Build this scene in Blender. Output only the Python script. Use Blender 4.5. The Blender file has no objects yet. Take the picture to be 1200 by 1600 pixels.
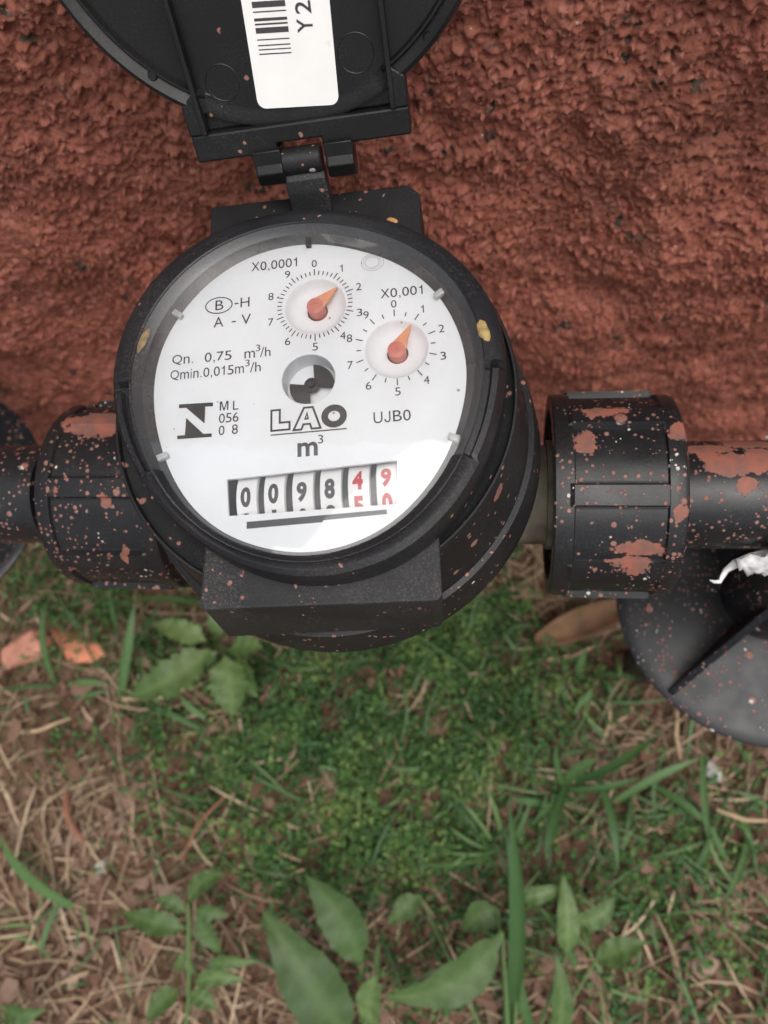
import bpy, bmesh, math, random
import numpy as np
from mathutils import Vector, Matrix
R = math.radians
S = 0.001                      # everything below is laid out in millimetres
ZD = 430.0                     # height of the dial above the ground (mm)
scene = bpy.context.scene
COL = scene.collection
random.seed(7)

# ------------------------------------------------------------------ camera
cam_d = bpy.data.cameras.new('camera')
cam = bpy.data.objects.new('camera', cam_d)
COL.objects.link(cam)
CAM = (37.7622, -65.5794, ZD + 134.3766)
AX = [[0.9892, -0.0038, 0.1468], [0.0456, 0.9582, -0.2825], [-0.1396, 0.2862, 0.948]]
m = Matrix(AX).to_4x4()
m.translation = Vector(CAM) * S
cam.matrix_world = m
cam_d.sensor_width = 36.0
cam_d.lens = 27.0
cam_d.clip_start = 0.005
cam_d.clip_end = 200.0
cam_d.dof.use_dof = True
cam_d.dof.focus_distance = 0.158
cam_d.dof.aperture_fstop = 19.0
scene.camera = cam

# ------------------------------------------------------------------ sky, sun, exposure
SUN_EL, SUN_AZ = R(72), R(125)          # azimuth: compass angle of the sun, clockwise from +Y
world = bpy.data.worlds.new('World')
scene.world = world
world.use_nodes = True
nt = world.node_tree
nt.nodes.clear()
sky = nt.nodes.new('ShaderNodeTexSky')
sky.sky_type = 'NISHITA'
sky.sun_disc = False
sky.sun_elevation = SUN_EL
sky.sun_rotation = SUN_AZ
sky.air_density = 1.0
sky.dust_density = 6.0
sky.ozone_density = 1.0
hs = nt.nodes.new('ShaderNodeHueSaturation')
hs.inputs['Saturation'].default_value = 0.35   # overcast: the blue is veiled by cloud
bg = nt.nodes.new('ShaderNodeBackground')
bg.inputs['Strength'].default_value = 0.135
wo = nt.nodes.new('ShaderNodeOutputWorld')
nt.links.new(sky.outputs[0], hs.inputs['Color'])
nt.links.new(hs.outputs[0], bg.inputs['Color'])
nt.links.new(bg.outputs[0], wo.inputs['Surface'])

sun_d = bpy.data.lights.new('sun', 'SUN')
sun_d.energy = 1.5
sun_d.angle = R(72)
sun_d.color = (1.0, 0.96, 0.9)
sun = bpy.data.objects.new('sun', sun_d)
COL.objects.link(sun)
sdir = Vector((math.sin(SUN_AZ) * math.cos(SUN_EL), math.cos(SUN_AZ) * math.cos(SUN_EL), math.sin(SUN_EL)))
sun.rotation_euler = sdir.to_track_quat('Z', 'Y').to_euler()
sun.location = sdir * 5

scene.view_settings.view_transform = 'Standard'
scene.view_settings.look = 'None'
scene.view_settings.gamma = 1.0
scene.view_settings.exposure = 0.42
scene.view_settings.use_curve_mapping = False

# ------------------------------------------------------------------ numpy noise
def hsh(ix, iy, iz, seed):
    h = (ix.astype(np.int64) * 374761393 + iy.astype(np.int64) * 668265263 + iz.astype(np.int64) * 2147483647 + seed * 974711) & 0xffffffff
    h = ((h ^ (h >> 13)) * 1274126177) & 0xffffffff
    h = ((h ^ (h >> 16)) * 2246822519) & 0xffffffff
    return ((h ^ (h >> 15)) & 0xffffff) / float(0xffffff)

def vn(x, y, seed):
    ix = np.floor(x); iy = np.floor(y)
    fx = x - ix; fy = y - iy
    fx = fx * fx * fx * (fx * (fx * 6 - 15) + 10); fy = fy * fy * fy * (fy * (fy * 6 - 15) + 10)
    z = np.zeros_like(ix)
    a = hsh(ix, iy, z, seed); b = hsh(ix + 1, iy, z, seed); c = hsh(ix, iy + 1, z, seed); d = hsh(ix + 1, iy + 1, z, seed)
    return (a + (b - a) * fx) * (1 - fy) + (c + (d - c) * fx) * fy - 0.5

def fbm(x, y, size, octs, seed):
    s = np.zeros_like(x); amp = 1.0
    for o in range(octs):
        ca, sa = math.cos(0.7 * o), math.sin(0.7 * o)
        s += amp * vn((x * ca - y * sa) / size + 17.3 * o, (x * sa + y * ca) / size + 9.1 * o, seed + o)
        amp *= 0.5; size *= 0.5
    return s

def lumps(x, y, cell, r0, r1, h0, h1, pres, seed, tilt=0.35):
    """grains stuck in plaster: tilted ellipsoidal caps, the highest wins"""
    gx = np.floor(x / cell); gy = np.floor(y / cell)
    out = np.zeros_like(x)
    z = np.zeros_like(gx)
    for di in (-1, 0, 1):
        for dj in (-1, 0, 1):
            cx = gx + di; cy = gy + dj
            q = [hsh(cx, cy, z + k, seed) for k in range(8)]
            px = (cx + q[0]) * cell; py = (cy + q[1]) * cell
            r = r0 + (r1 - r0) * q[2] ** 2
            a = q[3] * 6.283; asp = 0.6 + 0.4 * q[4]
            dx = x - px; dy = y - py
            u = (dx * np.cos(a) + dy * np.sin(a)) / r; v = (-dx * np.sin(a) + dy * np.cos(a)) / (r * asp)
            d = np.where(q[5] < 0.4, np.maximum(np.maximum(np.abs(u), np.abs(v)), 0.72 * (np.abs(u) + np.abs(v))), np.sqrt(u * u + v * v))
            hh = (h0 + (h1 - h0) * q[6]) * np.sqrt(np.clip(1 - d * d, 0, 1)) * (1 + tilt * 2 * (u * (q[7] - 0.5)))
            out = np.maximum(out, np.where(q[4] < pres, hh, 0))
    return out

# ------------------------------------------------------------------ mesh helpers
def mesh(name, V, F, mat, parent=None, smooth=None, loc=None, attr=None):
    me = bpy.data.meshes.new(name)
    V = np.asarray(V, dtype=np.float64) * S
    me.from_pydata(V.tolist() if len(V) < 200000 else V, [], F if isinstance(F, list) else F.tolist())
    me.update()
    if smooth is True:
        me.polygons.foreach_set('use_smooth', [True] * len(me.polygons))
    elif smooth:
        me.polygons.foreach_set('use_smooth', [True] * len(me.polygons))
        me.set_sharp_from_angle(angle=R(smooth))
    if attr is not None:
        at = me.attributes.new('tint', 'FLOAT', 'POINT')
        at.data.foreach_set('value', np.asarray(attr, dtype=np.float32))
    if mat is not None:
        me.materials.append(mat)
    o = bpy.data.objects.new(name, me)
    COL.objects.link(o)
    if parent is not None:
        o.parent = parent
    if loc is not None:
        o.location = Vector(loc) * S
    return o

def tag(o, label=None, cat=None, group=None, kind=None):
    if label: o['label'] = label
    if cat: o['category'] = cat
    if group: o['group'] = group
    if kind: o['kind'] = kind
    return o

def empty(name, loc, rz=0.0):
    o = bpy.data.objects.new(name, None)
    COL.objects.link(o)
    o.empty_display_size = 0.02
    o.location = Vector(loc) * S
    o.rotation_euler.z = rz
    return o

class MB:
    def __init__(s): s.v = []; s.f = []
    def add(s, V, F):
        k = len(s.v)
        s.v += [tuple(p) for p in V]; s.f += [tuple(i + k for i in f) for f in F]
        return s
    def box(s, x0, x1, y0, y1, z0, z1):
        return s.add([(x0, y0, z0), (x1, y0, z0), (x1, y1, z0), (x0, y1, z0), (x0, y0, z1), (x1, y0, z1), (x1, y1, z1), (x0, y1, z1)],
                     [(3, 2, 1, 0), (4, 5, 6, 7), (0, 1, 5, 4), (1, 2, 6, 5), (2, 3, 7, 6), (3, 0, 4, 7)])
    def prism(s, poly, lo, hi, f=lambda a, b, h: (a, b, h), top=None):
        """poly is anticlockwise in (a, b); top may be a second outline at hi"""
        n = len(poly); top = top or poly
        V = [f(a, b, lo) for a, b in poly] + [f(a, b, hi) for a, b in top]
        F = [tuple(range(n - 1, -1, -1)), tuple(range(n, 2 * n))] + [(i, (i + 1) % n, n + (i + 1) % n, n + i) for i in range(n)]
        return s.add(V, F)
    def lathe(s, prof, seg, f=None, close=False, a0=0.0):
        """prof: list of (r, z) or function of angle giving one; f maps (r, angle, z) to a point"""
        f = f or (lambda r, t, z: (r * math.cos(t), r * math.sin(t), z))
        k = len(s.v); n = None
        for i in range(seg):
            t = a0 + 2 * math.pi * i / seg
            p = prof(t) if callable(prof) else prof
            n = len(p)
            s.v += [f(r, t, z) for r, z in p]
        for i in range(seg):
            j = (i + 1) % seg
            for q in range(n - 1):
                s.f.append((k + i * n + q, k + j * n + q, k + j * n + q + 1, k + i * n + q + 1))
            if close:
                s.f.append((k + i * n + n - 1, k + j * n + n - 1, k + j * n, k + i * n))
        return s
    def tube(s, pts, rad, seg=10, cap=True):
        P = [Vector(p) for p in pts]; k = len(s.v)
        up = Vector((0.13, 0.21, 0.97))
        for i, p in enumerate(P):
            d = (P[min(i + 1, len(P) - 1)] - P[max(i - 1, 0)]).normalized()
            a = d.cross(up)
            if a.length < 1e-3: a = d.cross(Vector((1, 0, 0)))
            a.normalize(); b = d.cross(a)
            r = rad[i] if isinstance(rad, (list, tuple)) else rad
            for j in range(seg):
                t = 2 * math.pi * j / seg
                s.v.append(tuple(p + (a * math.cos(t) + b * math.sin(t)) * r))
        for i in range(len(P) - 1):
            for j in range(seg):
                s.f.append((k + i * seg + j, k + i * seg + (j + 1) % seg, k + (i + 1) * seg + (j + 1) % seg, k + (i + 1) * seg + j))
        if cap:
            s.f.append(tuple(k + j for j in range(seg - 1, -1, -1)))
            s.f.append(tuple(k + (len(P) - 1) * seg + j for j in range(seg)))
        return s
    def build(s, name, mat, parent=None, smooth=35, bevel=0.0, loc=None):
        o = mesh(name, s.v, s.f, mat, parent, None, loc)
        bm = bmesh.new(); bm.from_mesh(o.data)
        bmesh.ops.recalc_face_normals(bm, faces=bm.faces)
        bm.to_mesh(o.data); bm.free()
        if smooth:
            o.data.polygons.foreach_set('use_smooth', [True] * len(o.data.polygons))
            o.data.set_sharp_from_angle(angle=R(smooth))
        if bevel:
            b = o.modifiers.new('edge', 'BEVEL'); b.width = bevel * S; b.segments = 2; b.limit_method = 'ANGLE'; b.angle_limit = R(40)
            b.harden_normals = False
        return o

# ------------------------------------------------------------------ material helpers
class NT:
    def __init__(s, name):
        s.m = bpy.data.materials.new(name); s.m.use_nodes = True
        s.t = s.m.node_tree; s.t.nodes.clear()
        s.out = s.n('ShaderNodeOutputMaterial')
        s.co = s.n('ShaderNodeTexCoord').outputs['Object']
    def n(s, typ, **kw):
        x = s.t.nodes.new(typ)
        for k, v in kw.items(): setattr(x, k, v)
        return x
    def set(s, sock, v):
        if hasattr(v, 'is_linked') or hasattr(v, 'links'): s.t.links.new(v, sock)
        elif isinstance(v, (tuple, list)) and len(v) == 3 and sock.type == 'RGBA': sock.default_value = (*v, 1)
        else: sock.default_value = v
    def math(s, op, a, b=None, c=None, clamp=False):
        x = s.n('ShaderNodeMath', operation=op, use_clamp=clamp)
        s.set(x.inputs[0], a)
        if b is not None: s.set(x.inputs[1], b)
        if c is not None: s.set(x.inputs[2], c)
        return x.outputs[0]
    def vmath(s, op, a, b=None):
        x = s.n('ShaderNodeVectorMath', operation=op)
        s.set(x.inputs[0], a)
        if b is not None: s.set(x.inputs[1], b)
        return x.outputs['Value'] if op in ('LENGTH', 'DISTANCE', 'DOT_PRODUCT') else x.outputs[0]
    def noise(s, scale, detail=3, rough=0.55, co=None, col=False):
        x = s.n('ShaderNodeTexNoise')
        s.set(x.inputs['Vector'], co if co is not None else s.co)
        x.inputs['Scale'].default_value = scale; x.inputs['Detail'].default_value = detail; x.inputs['Roughness'].default_value = rough
        return x.outputs['Color' if col else 'Fac']
    def ramp(s, fac, a, b, lo=0.0, hi=1.0):
        x = s.n('ShaderNodeMapRange'); x.clamp = True
        s.set(x.inputs['Value'], fac)
        x.inputs['From Min'].default_value = a; x.inputs['From Max'].default_value = b
        x.inputs['To Min'].default_value = lo; x.inputs['To Max'].default_value = hi
        return x.outputs[0]
    def mix(s, fac, a, b):
        x = s.n('ShaderNodeMix', data_type='RGBA')
        s.set(x.inputs[0], fac); s.set(x.inputs[6], a); s.set(x.inputs[7], b)
        return x.outputs[2]
    def attr(s, name):
        x = s.n('ShaderNodeAttribute'); x.attribute_name = name
        return x.outputs['Fac']
    def bump(s, h, strength, dist):
        x = s.n('ShaderNodeBump')
        x.inputs['Strength'].default_value = strength; x.inputs['Distance'].default_value = dist
        s.set(x.inputs['Height'], h)
        return x.outputs[0]
    def pbr(s, col, rough=0.5, normal=None, spec=0.5, **kw):
        p = s.n('ShaderNodeBsdfPrincipled')
        s.set(p.inputs['Base Color'], col); s.set(p.inputs['Roughness'], rough); s.set(p.inputs['Specular IOR Level'], spec)
        for k, v in kw.items(): s.set(p.inputs[k.replace('_', ' ')], v)
        if normal is not None: s.set(p.inputs['Normal'], normal)
        s.t.links.new(p.outputs[0], s.out.inputs['Surface'])
        return s.m

def simple(name, col, rough=0.5, var=0.12, scale=800, **kw):
    t = NT(name)
    f = t.noise(scale, 3)
    d = tuple(c * (1 - var) for c in col); l = tuple(min(c * (1 + var), 1) for c in col)
    return t.pbr(t.mix(t.ramp(f, 0.3, 0.7), d, l), rough, **kw)

def spot_layer(t, co, scale, rmin, rmax, power, presence):
    v = t.n('ShaderNodeTexVoronoi'); t.set(v.inputs['Vector'], co); v.inputs['Scale'].default_value = scale
    sp = t.n('ShaderNodeSeparateColor'); t.t.links.new(v.outputs['Color'], sp.inputs[0])
    rad = t.math('MULTIPLY_ADD', t.math('POWER', sp.outputs[0], power), rmax - rmin, rmin)
    m_ = t.n('ShaderNodeMapRange'); m_.clamp = True
    t.set(m_.inputs['Value'], t.math('DIVIDE', v.outputs['Distance'], rad))
    m_.inputs['From Min'].default_value = 1.05; m_.inputs['From Max'].default_value = 0.7
    m_ = m_.outputs[0]
    return t.math('MULTIPLY', m_, t.math('LESS_THAN', sp.outputs[1], presence)), sp.outputs[2]

def plastic(name, base=(0.008, 0.0085, 0.010), rough=0.42, spots=0.5, patches=(), dust=0.35, big=0.5, few=1.0, spec=0.24):
    """black plastic splashed with red-brown wall paint, dusty"""
    t = NT(name)
    w = t.vmath('MULTIPLY', t.vmath('SUBTRACT', t.noise(900, 2, co=t.co, col=True), (0.5, 0.5, 0.5)), (0.0005, 0.0005, 0.0005))
    co = t.vmath('ADD', t.co, w)
    dens = t.ramp(t.noise(45, 2), 0.38, 0.62, 0.35, 1.25)
    m1, c1 = spot_layer(t, co, 700, 0.10, 0.44, 1.8, 0.8 * few)
    m1 = t.math('MULTIPLY', m1, t.math('GREATER_THAN', dens, 0.5))
    m2, c2 = spot_layer(t, co, 260, 0.08, 0.30, 2.8, 0.65 * few)
    m3, c3 = spot_layer(t, co, 120, 0.05, 0.21, 2.2, big)
    sp = t.math('MAXIMUM', t.math('MAXIMUM', m1, m2), m3)
    if spots <= 0: sp = t.math('MULTIPLY', sp, 0.0)
    elif spots < 0.4: sp = t.math('MULTIPLY', m1, t.math('GREATER_THAN', t.noise(130, 1), 0.56))
    pm = None
    nz = t.math('ADD', t.math('MULTIPLY', t.noise(160, 3, 0.65), 1.5), -0.75)
    nz = t.math('ADD', nz, t.math('MULTIPLY_ADD', t.noise(700, 2), 0.5, -0.25))
    for c, r in patches:
        q = t.vmath('LENGTH', t.vmath('DIVIDE', t.vmath('SUBTRACT', t.co, tuple(a * S for a in c)), tuple(a * S for a in r)))
        al = t.ramp(t.math('ADD', q, nz), 1.15, 0.45)
        k = t.ramp(t.math('SUBTRACT', al, t.math('MULTIPLY', t.noise(1100, 4, 0.75), 0.75)), 0.0, 0.12)
        pm = k if pm is None else t.math('MAXIMUM', pm, k)
    dn = t.math('MULTIPLY', t.ramp(t.noise(2600, 4, 0.75), 0.5, 0.75), t.ramp(t.noise(60, 3), 0.4, 0.7, 0.15, 1.0))
    b = t.mix(t.math('MULTIPLY', dn, dust), base, (0.16, 0.15, 0.14))
    b = t.mix(t.math('MULTIPLY', t.ramp(t.noise(25, 4), 0.35, 0.75), dust * 0.25), b, (0.075, 0.07, 0.068))
    pc = t.mix(c2, (0.20, 0.075, 0.055), (0.30, 0.175, 0.145))
    pc = t.mix(t.ramp(t.noise(1200, 3), 0.35, 0.7), pc, (0.22, 0.10, 0.08))
    sp = t.math('MULTIPLY', sp, t.ramp(t.noise(1400, 3, 0.7), 0.25, 0.5, 0.45, 1.0))
    pc = t.mix(t.math('GREATER_THAN', c2, 0.94), pc, (0.50, 0.46, 0.43))
    full = sp if pm is None else t.math('MAXIMUM', sp, pm)
    if pm is not None:
        pc = t.mix(pm, pc, t.mix(t.ramp(t.noise(300, 4), 0.4, 0.62), (0.25, 0.088, 0.06), (0.16, 0.08, 0.065)))
    col = t.mix(full, b, pc)
    ro = t.math('ADD', t.math('MULTIPLY', full, 0.4), t.ramp(t.noise(90, 4), 0.3, 0.7, rough - 0.08, rough + 0.12), clamp=True)
    h = t.math('ADD', t.math('MULTIPLY', full, 0.8), t.math('MULTIPLY', t.noise(1500, 3), 0.25))
    return t.pbr(col, ro, t.bump(h, 0.35, 0.0003), spec=spec)

# ------------------------------------------------------------------ materials
WALLY, PY, PZ, PR = 106.0, -1.2, -65.0, 14.0     # wall plane, pipe axis (relative to the dial), pipe radius

M = {}
M['plastic'] = plastic('black_plastic_splashed', spots=1, few=0.4, big=0.16, patches=[((41, -27, -22), (4.5, 4.5, 6)), ((37, -22, -9), (2.2, 2.2, 3.5))])
M['plastic_clean'] = plastic('black_plastic_clean', base=(0.007, 0.008, 0.0105), rough=0.36, spots=0.2, few=0.25, dust=0.6, spec=0.28)
M['plastic_matt'] = plastic('black_plastic_dusty', base=(0.013, 0.0135, 0.015), rough=0.5, spots=0.2, dust=0.75)
M['plastic_lid'] = plastic('black_plastic_lid', base=(0.005, 0.0053, 0.0055), rough=0.34, spots=0.2, few=0.12, dust=0.3, spec=0.28)
M['plastic_strap'] = plastic('black_plastic_strap', base=(0.010, 0.0105, 0.012), rough=0.45, spots=0.3, dust=0.3)
M['plastic_barrel'] = plastic('black_plastic_barrel', spots=1, big=0.5)
M['rim'] = plastic('grey_window_rim', base=(0.035, 0.036, 0.039), rough=0.25, spots=0, dust=0.9, spec=0.5)
M['brass'] = simple('dusty_brown_body', (0.095, 0.08, 0.058), 0.75, 0.45, 180)
def dial_mat():
    t = NT('white_dial_enamel')
    a = t.mix(t.ramp(t.noise(60, 3), 0.35, 0.7), (0.775, 0.80, 0.83), (0.80, 0.818, 0.84))
    s1, _ = spot_layer(t, t.co, 330, 0.02, 0.16, 2.5, 0.035)
    s2, _ = spot_layer(t, t.co, 800, 0.05, 0.3, 2.0, 0.02)
    return t.pbr(t.mix(t.math('MAXIMUM', s1, s2), a, (0.30, 0.28, 0.27)), 0.55)
M['dial'] = dial_mat()
M['wheel'] = simple('white_counter_plastic', (0.84, 0.845, 0.85), 0.5, 0.02, 500)
M['print'] = simple('black_print', (0.035, 0.033, 0.036), 0.6, 0.2, 3000)
M['print_grey'] = simple('grey_stamp', (0.42, 0.43, 0.44), 0.6, 0.2, 3000)
M['print_red'] = simple('red_print', (0.52, 0.03, 0.045), 0.55, 0.1, 3000)
M['well'] = simple('dark_counter_well', (0.02, 0.02, 0.022), 0.5, 0.2, 900)
def sticker_mat():
    t = NT('white_sticker_paper')
    a = t.mix(t.ramp(t.noise(70, 4), 0.4, 0.75), (0.735, 0.73, 0.715), (0.67, 0.66, 0.63))
    a = t.mix(t.math('MULTIPLY', t.ramp(t.noise(150, 4, 0.7), 0.62, 0.78), 0.6), a, (0.50, 0.42, 0.30))
    return t.pbr(a, 0.45)
M['sticker'] = sticker_mat()
M['pin'] = simple('salmon_pin_plastic', (0.60, 0.20, 0.155), 0.45, 0.08, 900, Subsurface_Weight=0.12, Subsurface_Radius=(0.002, 0.0007, 0.0005), Subsurface_Scale=0.4)
M['needle'] = simple('orange_needle_plastic', (0.74, 0.33, 0.18), 0.35, 0.06, 900, Subsurface_Weight=0.2, Subsurface_Radius=(0.002, 0.001, 0.0005), Subsurface_Scale=0.4)
M['clip'] = simple('clear_clip_plastic', (0.72, 0.73, 0.75), 0.15, 0.03, 900, Transmission_Weight=0.35)
M['petal'] = simple('dried_yellow_petal', (0.27, 0.19, 0.07), 0.75, 0.45, 700)
M['petal_orange'] = simple('dried_orange_petal', (0.38, 0.20, 0.07), 0.7, 0.35, 900)
M['petal_brown'] = simple('dried_brown_petal', (0.17, 0.12, 0.065), 0.8, 0.35, 700)

def glass():
    t = NT('thin_clear_window')
    fr = t.n('ShaderNodeFresnel'); fr.inputs['IOR'].default_value = 2.0
    tr = t.n('ShaderNodeBsdfTransparent'); tr.inputs[0].default_value = (0.97, 0.975, 0.98, 1)
    gl = t.n('ShaderNodeBsdfGlossy'); gl.inputs['Roughness'].default_value = 0.025
    nb = t.bump(t.noise(55, 2), 0.03, 0.001)
    t.set(gl.inputs['Normal'], nb)
    mx = t.n('ShaderNodeMixShader')
    t.set(mx.inputs[0], fr.outputs[0]); t.set(mx.inputs[1], tr.outputs[0]); t.set(mx.inputs[2], gl.outputs[0])
    df = t.n('ShaderNodeBsdfDiffuse'); df.inputs[0].default_value = (0.75, 0.75, 0.74, 1)
    film = t.math('MULTIPLY_ADD', t.ramp(t.noise(38, 5, 0.7), 0.45, 0.75), 0.05, 0.012)
    film = t.math('ADD', film, t.math('MULTIPLY', t.ramp(t.noise(1500, 3, 0.8), 0.66, 0.74), 0.12))
    m2 = t.n('ShaderNodeMixShader'); t.set(m2.inputs[0], film); t.set(m2.inputs[1], mx.outputs[0]); t.set(m2.inputs[2], df.outputs[0])
    t.t.links.new(m2.outputs[0], t.out.inputs['Surface'])
    return t.m
M['glass'] = glass()

def wall_mat():
    t = NT('red_roughcast_paint')
    a = t.mix(t.ramp(t.noise(28, 4), 0.3, 0.7), (0.225, 0.065, 0.044), (0.365, 0.113, 0.078))
    a = t.mix(t.ramp(t.noise(260, 4), 0.35, 0.7), a, (0.34, 0.125, 0.083))
    a = t.mix(t.math('MULTIPLY', t.ramp(t.noise(9, 3), 0.45, 0.7), 0.35), a, (0.17, 0.074, 0.042))
    bare = t.math('MULTIPLY', t.ramp(t.noise(130, 2), 0.635, 0.665), t.ramp(t.noise(24, 1), 0.5, 0.56))
    a = t.mix(bare, a, (0.045, 0.045, 0.035))
    v = t.n('ShaderNodeTexVoronoi'); t.set(v.inputs['Vector'], t.vmath('ADD', t.co, t.vmath('MULTIPLY', t.noise(500, 2, col=True), (0.0015, 0.0015, 0.0015)))); v.inputs['Scale'].default_value = 420
    sc = t.n('ShaderNodeSeparateColor'); t.t.links.new(v.outputs['Color'], sc.inputs[0])
    a = t.mix(t.ramp(sc.outputs[0], 0.62, 1.0, 0, 0.6), a, (0.46, 0.19, 0.14))
    a = t.mix(t.ramp(sc.outputs[1], 0.70, 1.0, 0, 0.6), a, (0.120, 0.038, 0.028))
    gr, _ = spot_layer(t, t.co, 420, 0.02, 0.26, 2.0, 0.03)
    a = t.mix(gr, a, (0.62, 0.42, 0.34))
    h = t.math('ADD', t.math('MULTIPLY', t.noise(1500, 4, 0.7), 1.2), t.math('MULTIPLY', t.noise(500, 3), 0.8))
    return t.pbr(a, t.ramp(t.noise(500, 2), 0.35, 0.65, 0.55, 0.95), t.bump(h, 0.6, 0.0009), spec=0.3)
M['wall'] = wall_mat()

def ground_mat():
    t = NT('red_brown_soil')
    a = t.mix(t.ramp(t.noise(14, 4), 0.35, 0.65), (0.045, 0.024, 0.015), (0.110, 0.060, 0.039))
    a = t.mix(t.ramp(t.noise(120, 5, 0.7), 0.4, 0.7), a, (0.19, 0.115, 0.078))
    a = t.mix(t.math('MULTIPLY', t.ramp(t.noise(7, 3), 0.48, 0.66), 0.5), a, (0.07, 0.075, 0.028))
    h = t.math('ADD', t.noise(300, 5, 0.7), t.noise(90, 3))
    return t.pbr(a, 0.95, t.bump(h, 0.8, 0.002), spec=0.2)
M['ground'] = ground_mat()

def tint_mat(name, c0, c1, c2, rough=0.6, scale=400, trans=0.0, bump=0.3):
    """colour runs over three tones by the piece's own 'tint' value"""
    t = NT(name)
    f = t.attr('tint')
    a = t.mix(t.ramp(f, 0.0, 0.5), c0, c1)
    a = t.mix(t.ramp(f, 0.5, 1.0), a, c2)
    n = t.noise(scale, 3)
    a = t.mix(t.math('MULTIPLY', t.ramp(n, 0.4, 0.75), 0.35), a, tuple(x * 0.55 for x in c1))
    m_ = t.pbr(a, rough, t.bump(n, bump, 0.0006), spec=0.3)
    if trans:
        p = [x for x in t.t.nodes if x.type == 'BSDF_PRINCIPLED'][0]
        tl = t.n('ShaderNodeBsdfTranslucent'); t.set(tl.inputs[0], a)
        mx = t.n('ShaderNodeMixShader'); mx.inputs[0].default_value = trans
        t.set(mx.inputs[1], p.outputs[0]); t.set(mx.inputs[2], tl.outputs[0]); t.set(t.out.inputs['Surface'], mx.outputs[0])
    return m_
M['clover'] = tint_mat('creeping_weed_leaf', (0.022, 0.062, 0.017), (0.066, 0.145, 0.038), (0.18, 0.255, 0.075), 0.5, 900, 0.28)
M['straw'] = tint_mat('dry_straw', (0.084, 0.053, 0.031), (0.210, 0.144, 0.090), (0.421, 0.329, 0.224), 0.75, 500)
M['litter'] = tint_mat('dry_leaf_litter', (0.050, 0.026, 0.014), (0.134, 0.070, 0.045), (0.246, 0.168, 0.129), 0.85, 300)
M['crumb'] = tint_mat('soil_crumbs', (0.052, 0.026, 0.016), (0.100, 0.052, 0.034), (0.181, 0.119, 0.088), 0.95, 500)
M['blade'] = tint_mat('grass_blade', (0.029, 0.075, 0.023), (0.064, 0.140, 0.046), (0.143, 0.222, 0.079), 0.45, 250, 0.25)
M['leaf'] = tint_mat('weed_leaf', (0.042, 0.082, 0.026), (0.082, 0.142, 0.044), (0.165, 0.24, 0.085), 0.45, 170, 0.28, 0.7)
M['stem'] = tint_mat('weed_stem', (0.06, 0.10, 0.03), (0.09, 0.15, 0.05), (0.13, 0.17, 0.07), 0.5, 300)
M['brick'] = simple('broken_orange_brick', (0.46, 0.17, 0.10), 0.9, 0.28, 70)
M['brick_pale'] = simple('broken_pale_brick', (0.47, 0.215, 0.15), 0.9, 0.35, 60)
M['stone'] = simple('pale_stone', (0.36, 0.36, 0.34), 0.85, 0.25, 200)
M['tape'] = simple('white_thread_tape', (0.62, 0.62, 0.615), 0.8, 0.3, 500)
M['twig'] = simple('dry_stalk_skin', (0.36, 0.26, 0.16), 0.8, 0.25, 400)
M['twig_red'] = simple('reddish_dry_stalk_skin', (0.20, 0.085, 0.05), 0.8, 0.25, 400)
M['dead_leaf'] = simple('brown_dead_leaf', (0.15, 0.082, 0.04), 0.8, 0.4, 60)

# ------------------------------------------------------------------ ground (one sheet, finer near the meter)
def axis(*seg):
    out = []
    for a, b, st in seg:
        n = max(1, int(round((b - a) / st))); out += [a + (b - a) * i / n for i in range(n)]
    return np.array(out + [seg[-1][1]])
gx = axis((-60000, -6000, 9000), (-6000, -900, 600), (-900, -420, 30), (-420, 320, 2.6), (320, 900, 30), (900, 6000, 600), (6000, 60000, 9000))
gy = axis((-60000, -6000, 9000), (-6000, -900, 600), (-900, -330, 30), (-330, 112, 2.6), (112, 900, 30), (900, 6000, 600), (6000, 60000, 9000))
def ground_h(x, y):
    x = np.asarray(x, float); y = np.asarray(y, float)
    near = np.clip((1200 - np.hypot(x, y)) / 600, 0, 1)
    h = fbm(x, y, 120, 4, 50) * 14 + fbm(x, y, 22, 4, 60) * 6 + lumps(x, y, 16, 3, 7, 1, 4, 0.75, 61) * 0.8
    return h * near + np.clip((y - 60) / 45, 0, 1) ** 2 * 5 * near
X, Y = np.meshgrid(gx, gy)
H = ground_h(X.ravel(), Y.ravel())
V = np.stack([X.ravel(), Y.ravel(), H], 1)
def grid_faces(nx, ny):
    i = np.arange(ny - 1)[:, None] * nx + np.arange(nx - 1)[None, :]
    return np.stack([i, i + 1, i + 1 + nx, i + nx], -1).reshape(-1, 4)
ground = mesh('ground', V, grid_faces(len(gx), len(gy)), M['ground'], smooth=True)
tag(ground, 'red-brown soil under the litter and weeds at the foot of the wall', None, None, 'structure')

# ------------------------------------------------------------------ wall: roughcast plaster
wx = axis((-3000, -700, 230), (-700, -400, 12), (-400, -130, 1.1), (-130, 150, 0.52), (150, 260, 1.0), (260, 560, 12), (560, 3000, 230))
wz = axis((-60, 0, 10), (0, 260, 1.2), (260, 455, 0.55), (455, 500, 1.6), (500, ZD + 320, 4))
X, Z = np.meshgrid(wx, wz)
x, z = X.ravel(), Z.ravel()
dxw = fbm(x, z, 7, 2, 3); dzw = fbm(x, z, 7, 2, 8)
a_, b_ = x + dxw * 1.8, z + dzw * 1.8
c_, d_ = x + dxw * 0.5, z + dzw * 0.5
h = fbm(x, z, 60, 3, 11) * 9.0 + fbm(a_, b_, 19, 3, 15) * 5.0
h += 0.9 * lumps(a_, b_, 7.5, 1.2, 3.2, 0.8, 2.8, 0.42 + 0.4, 21, 0.2) * np.clip(0.5 + 2.2 * fbm(x, z, 24, 2, 19), 0, 1)
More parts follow.
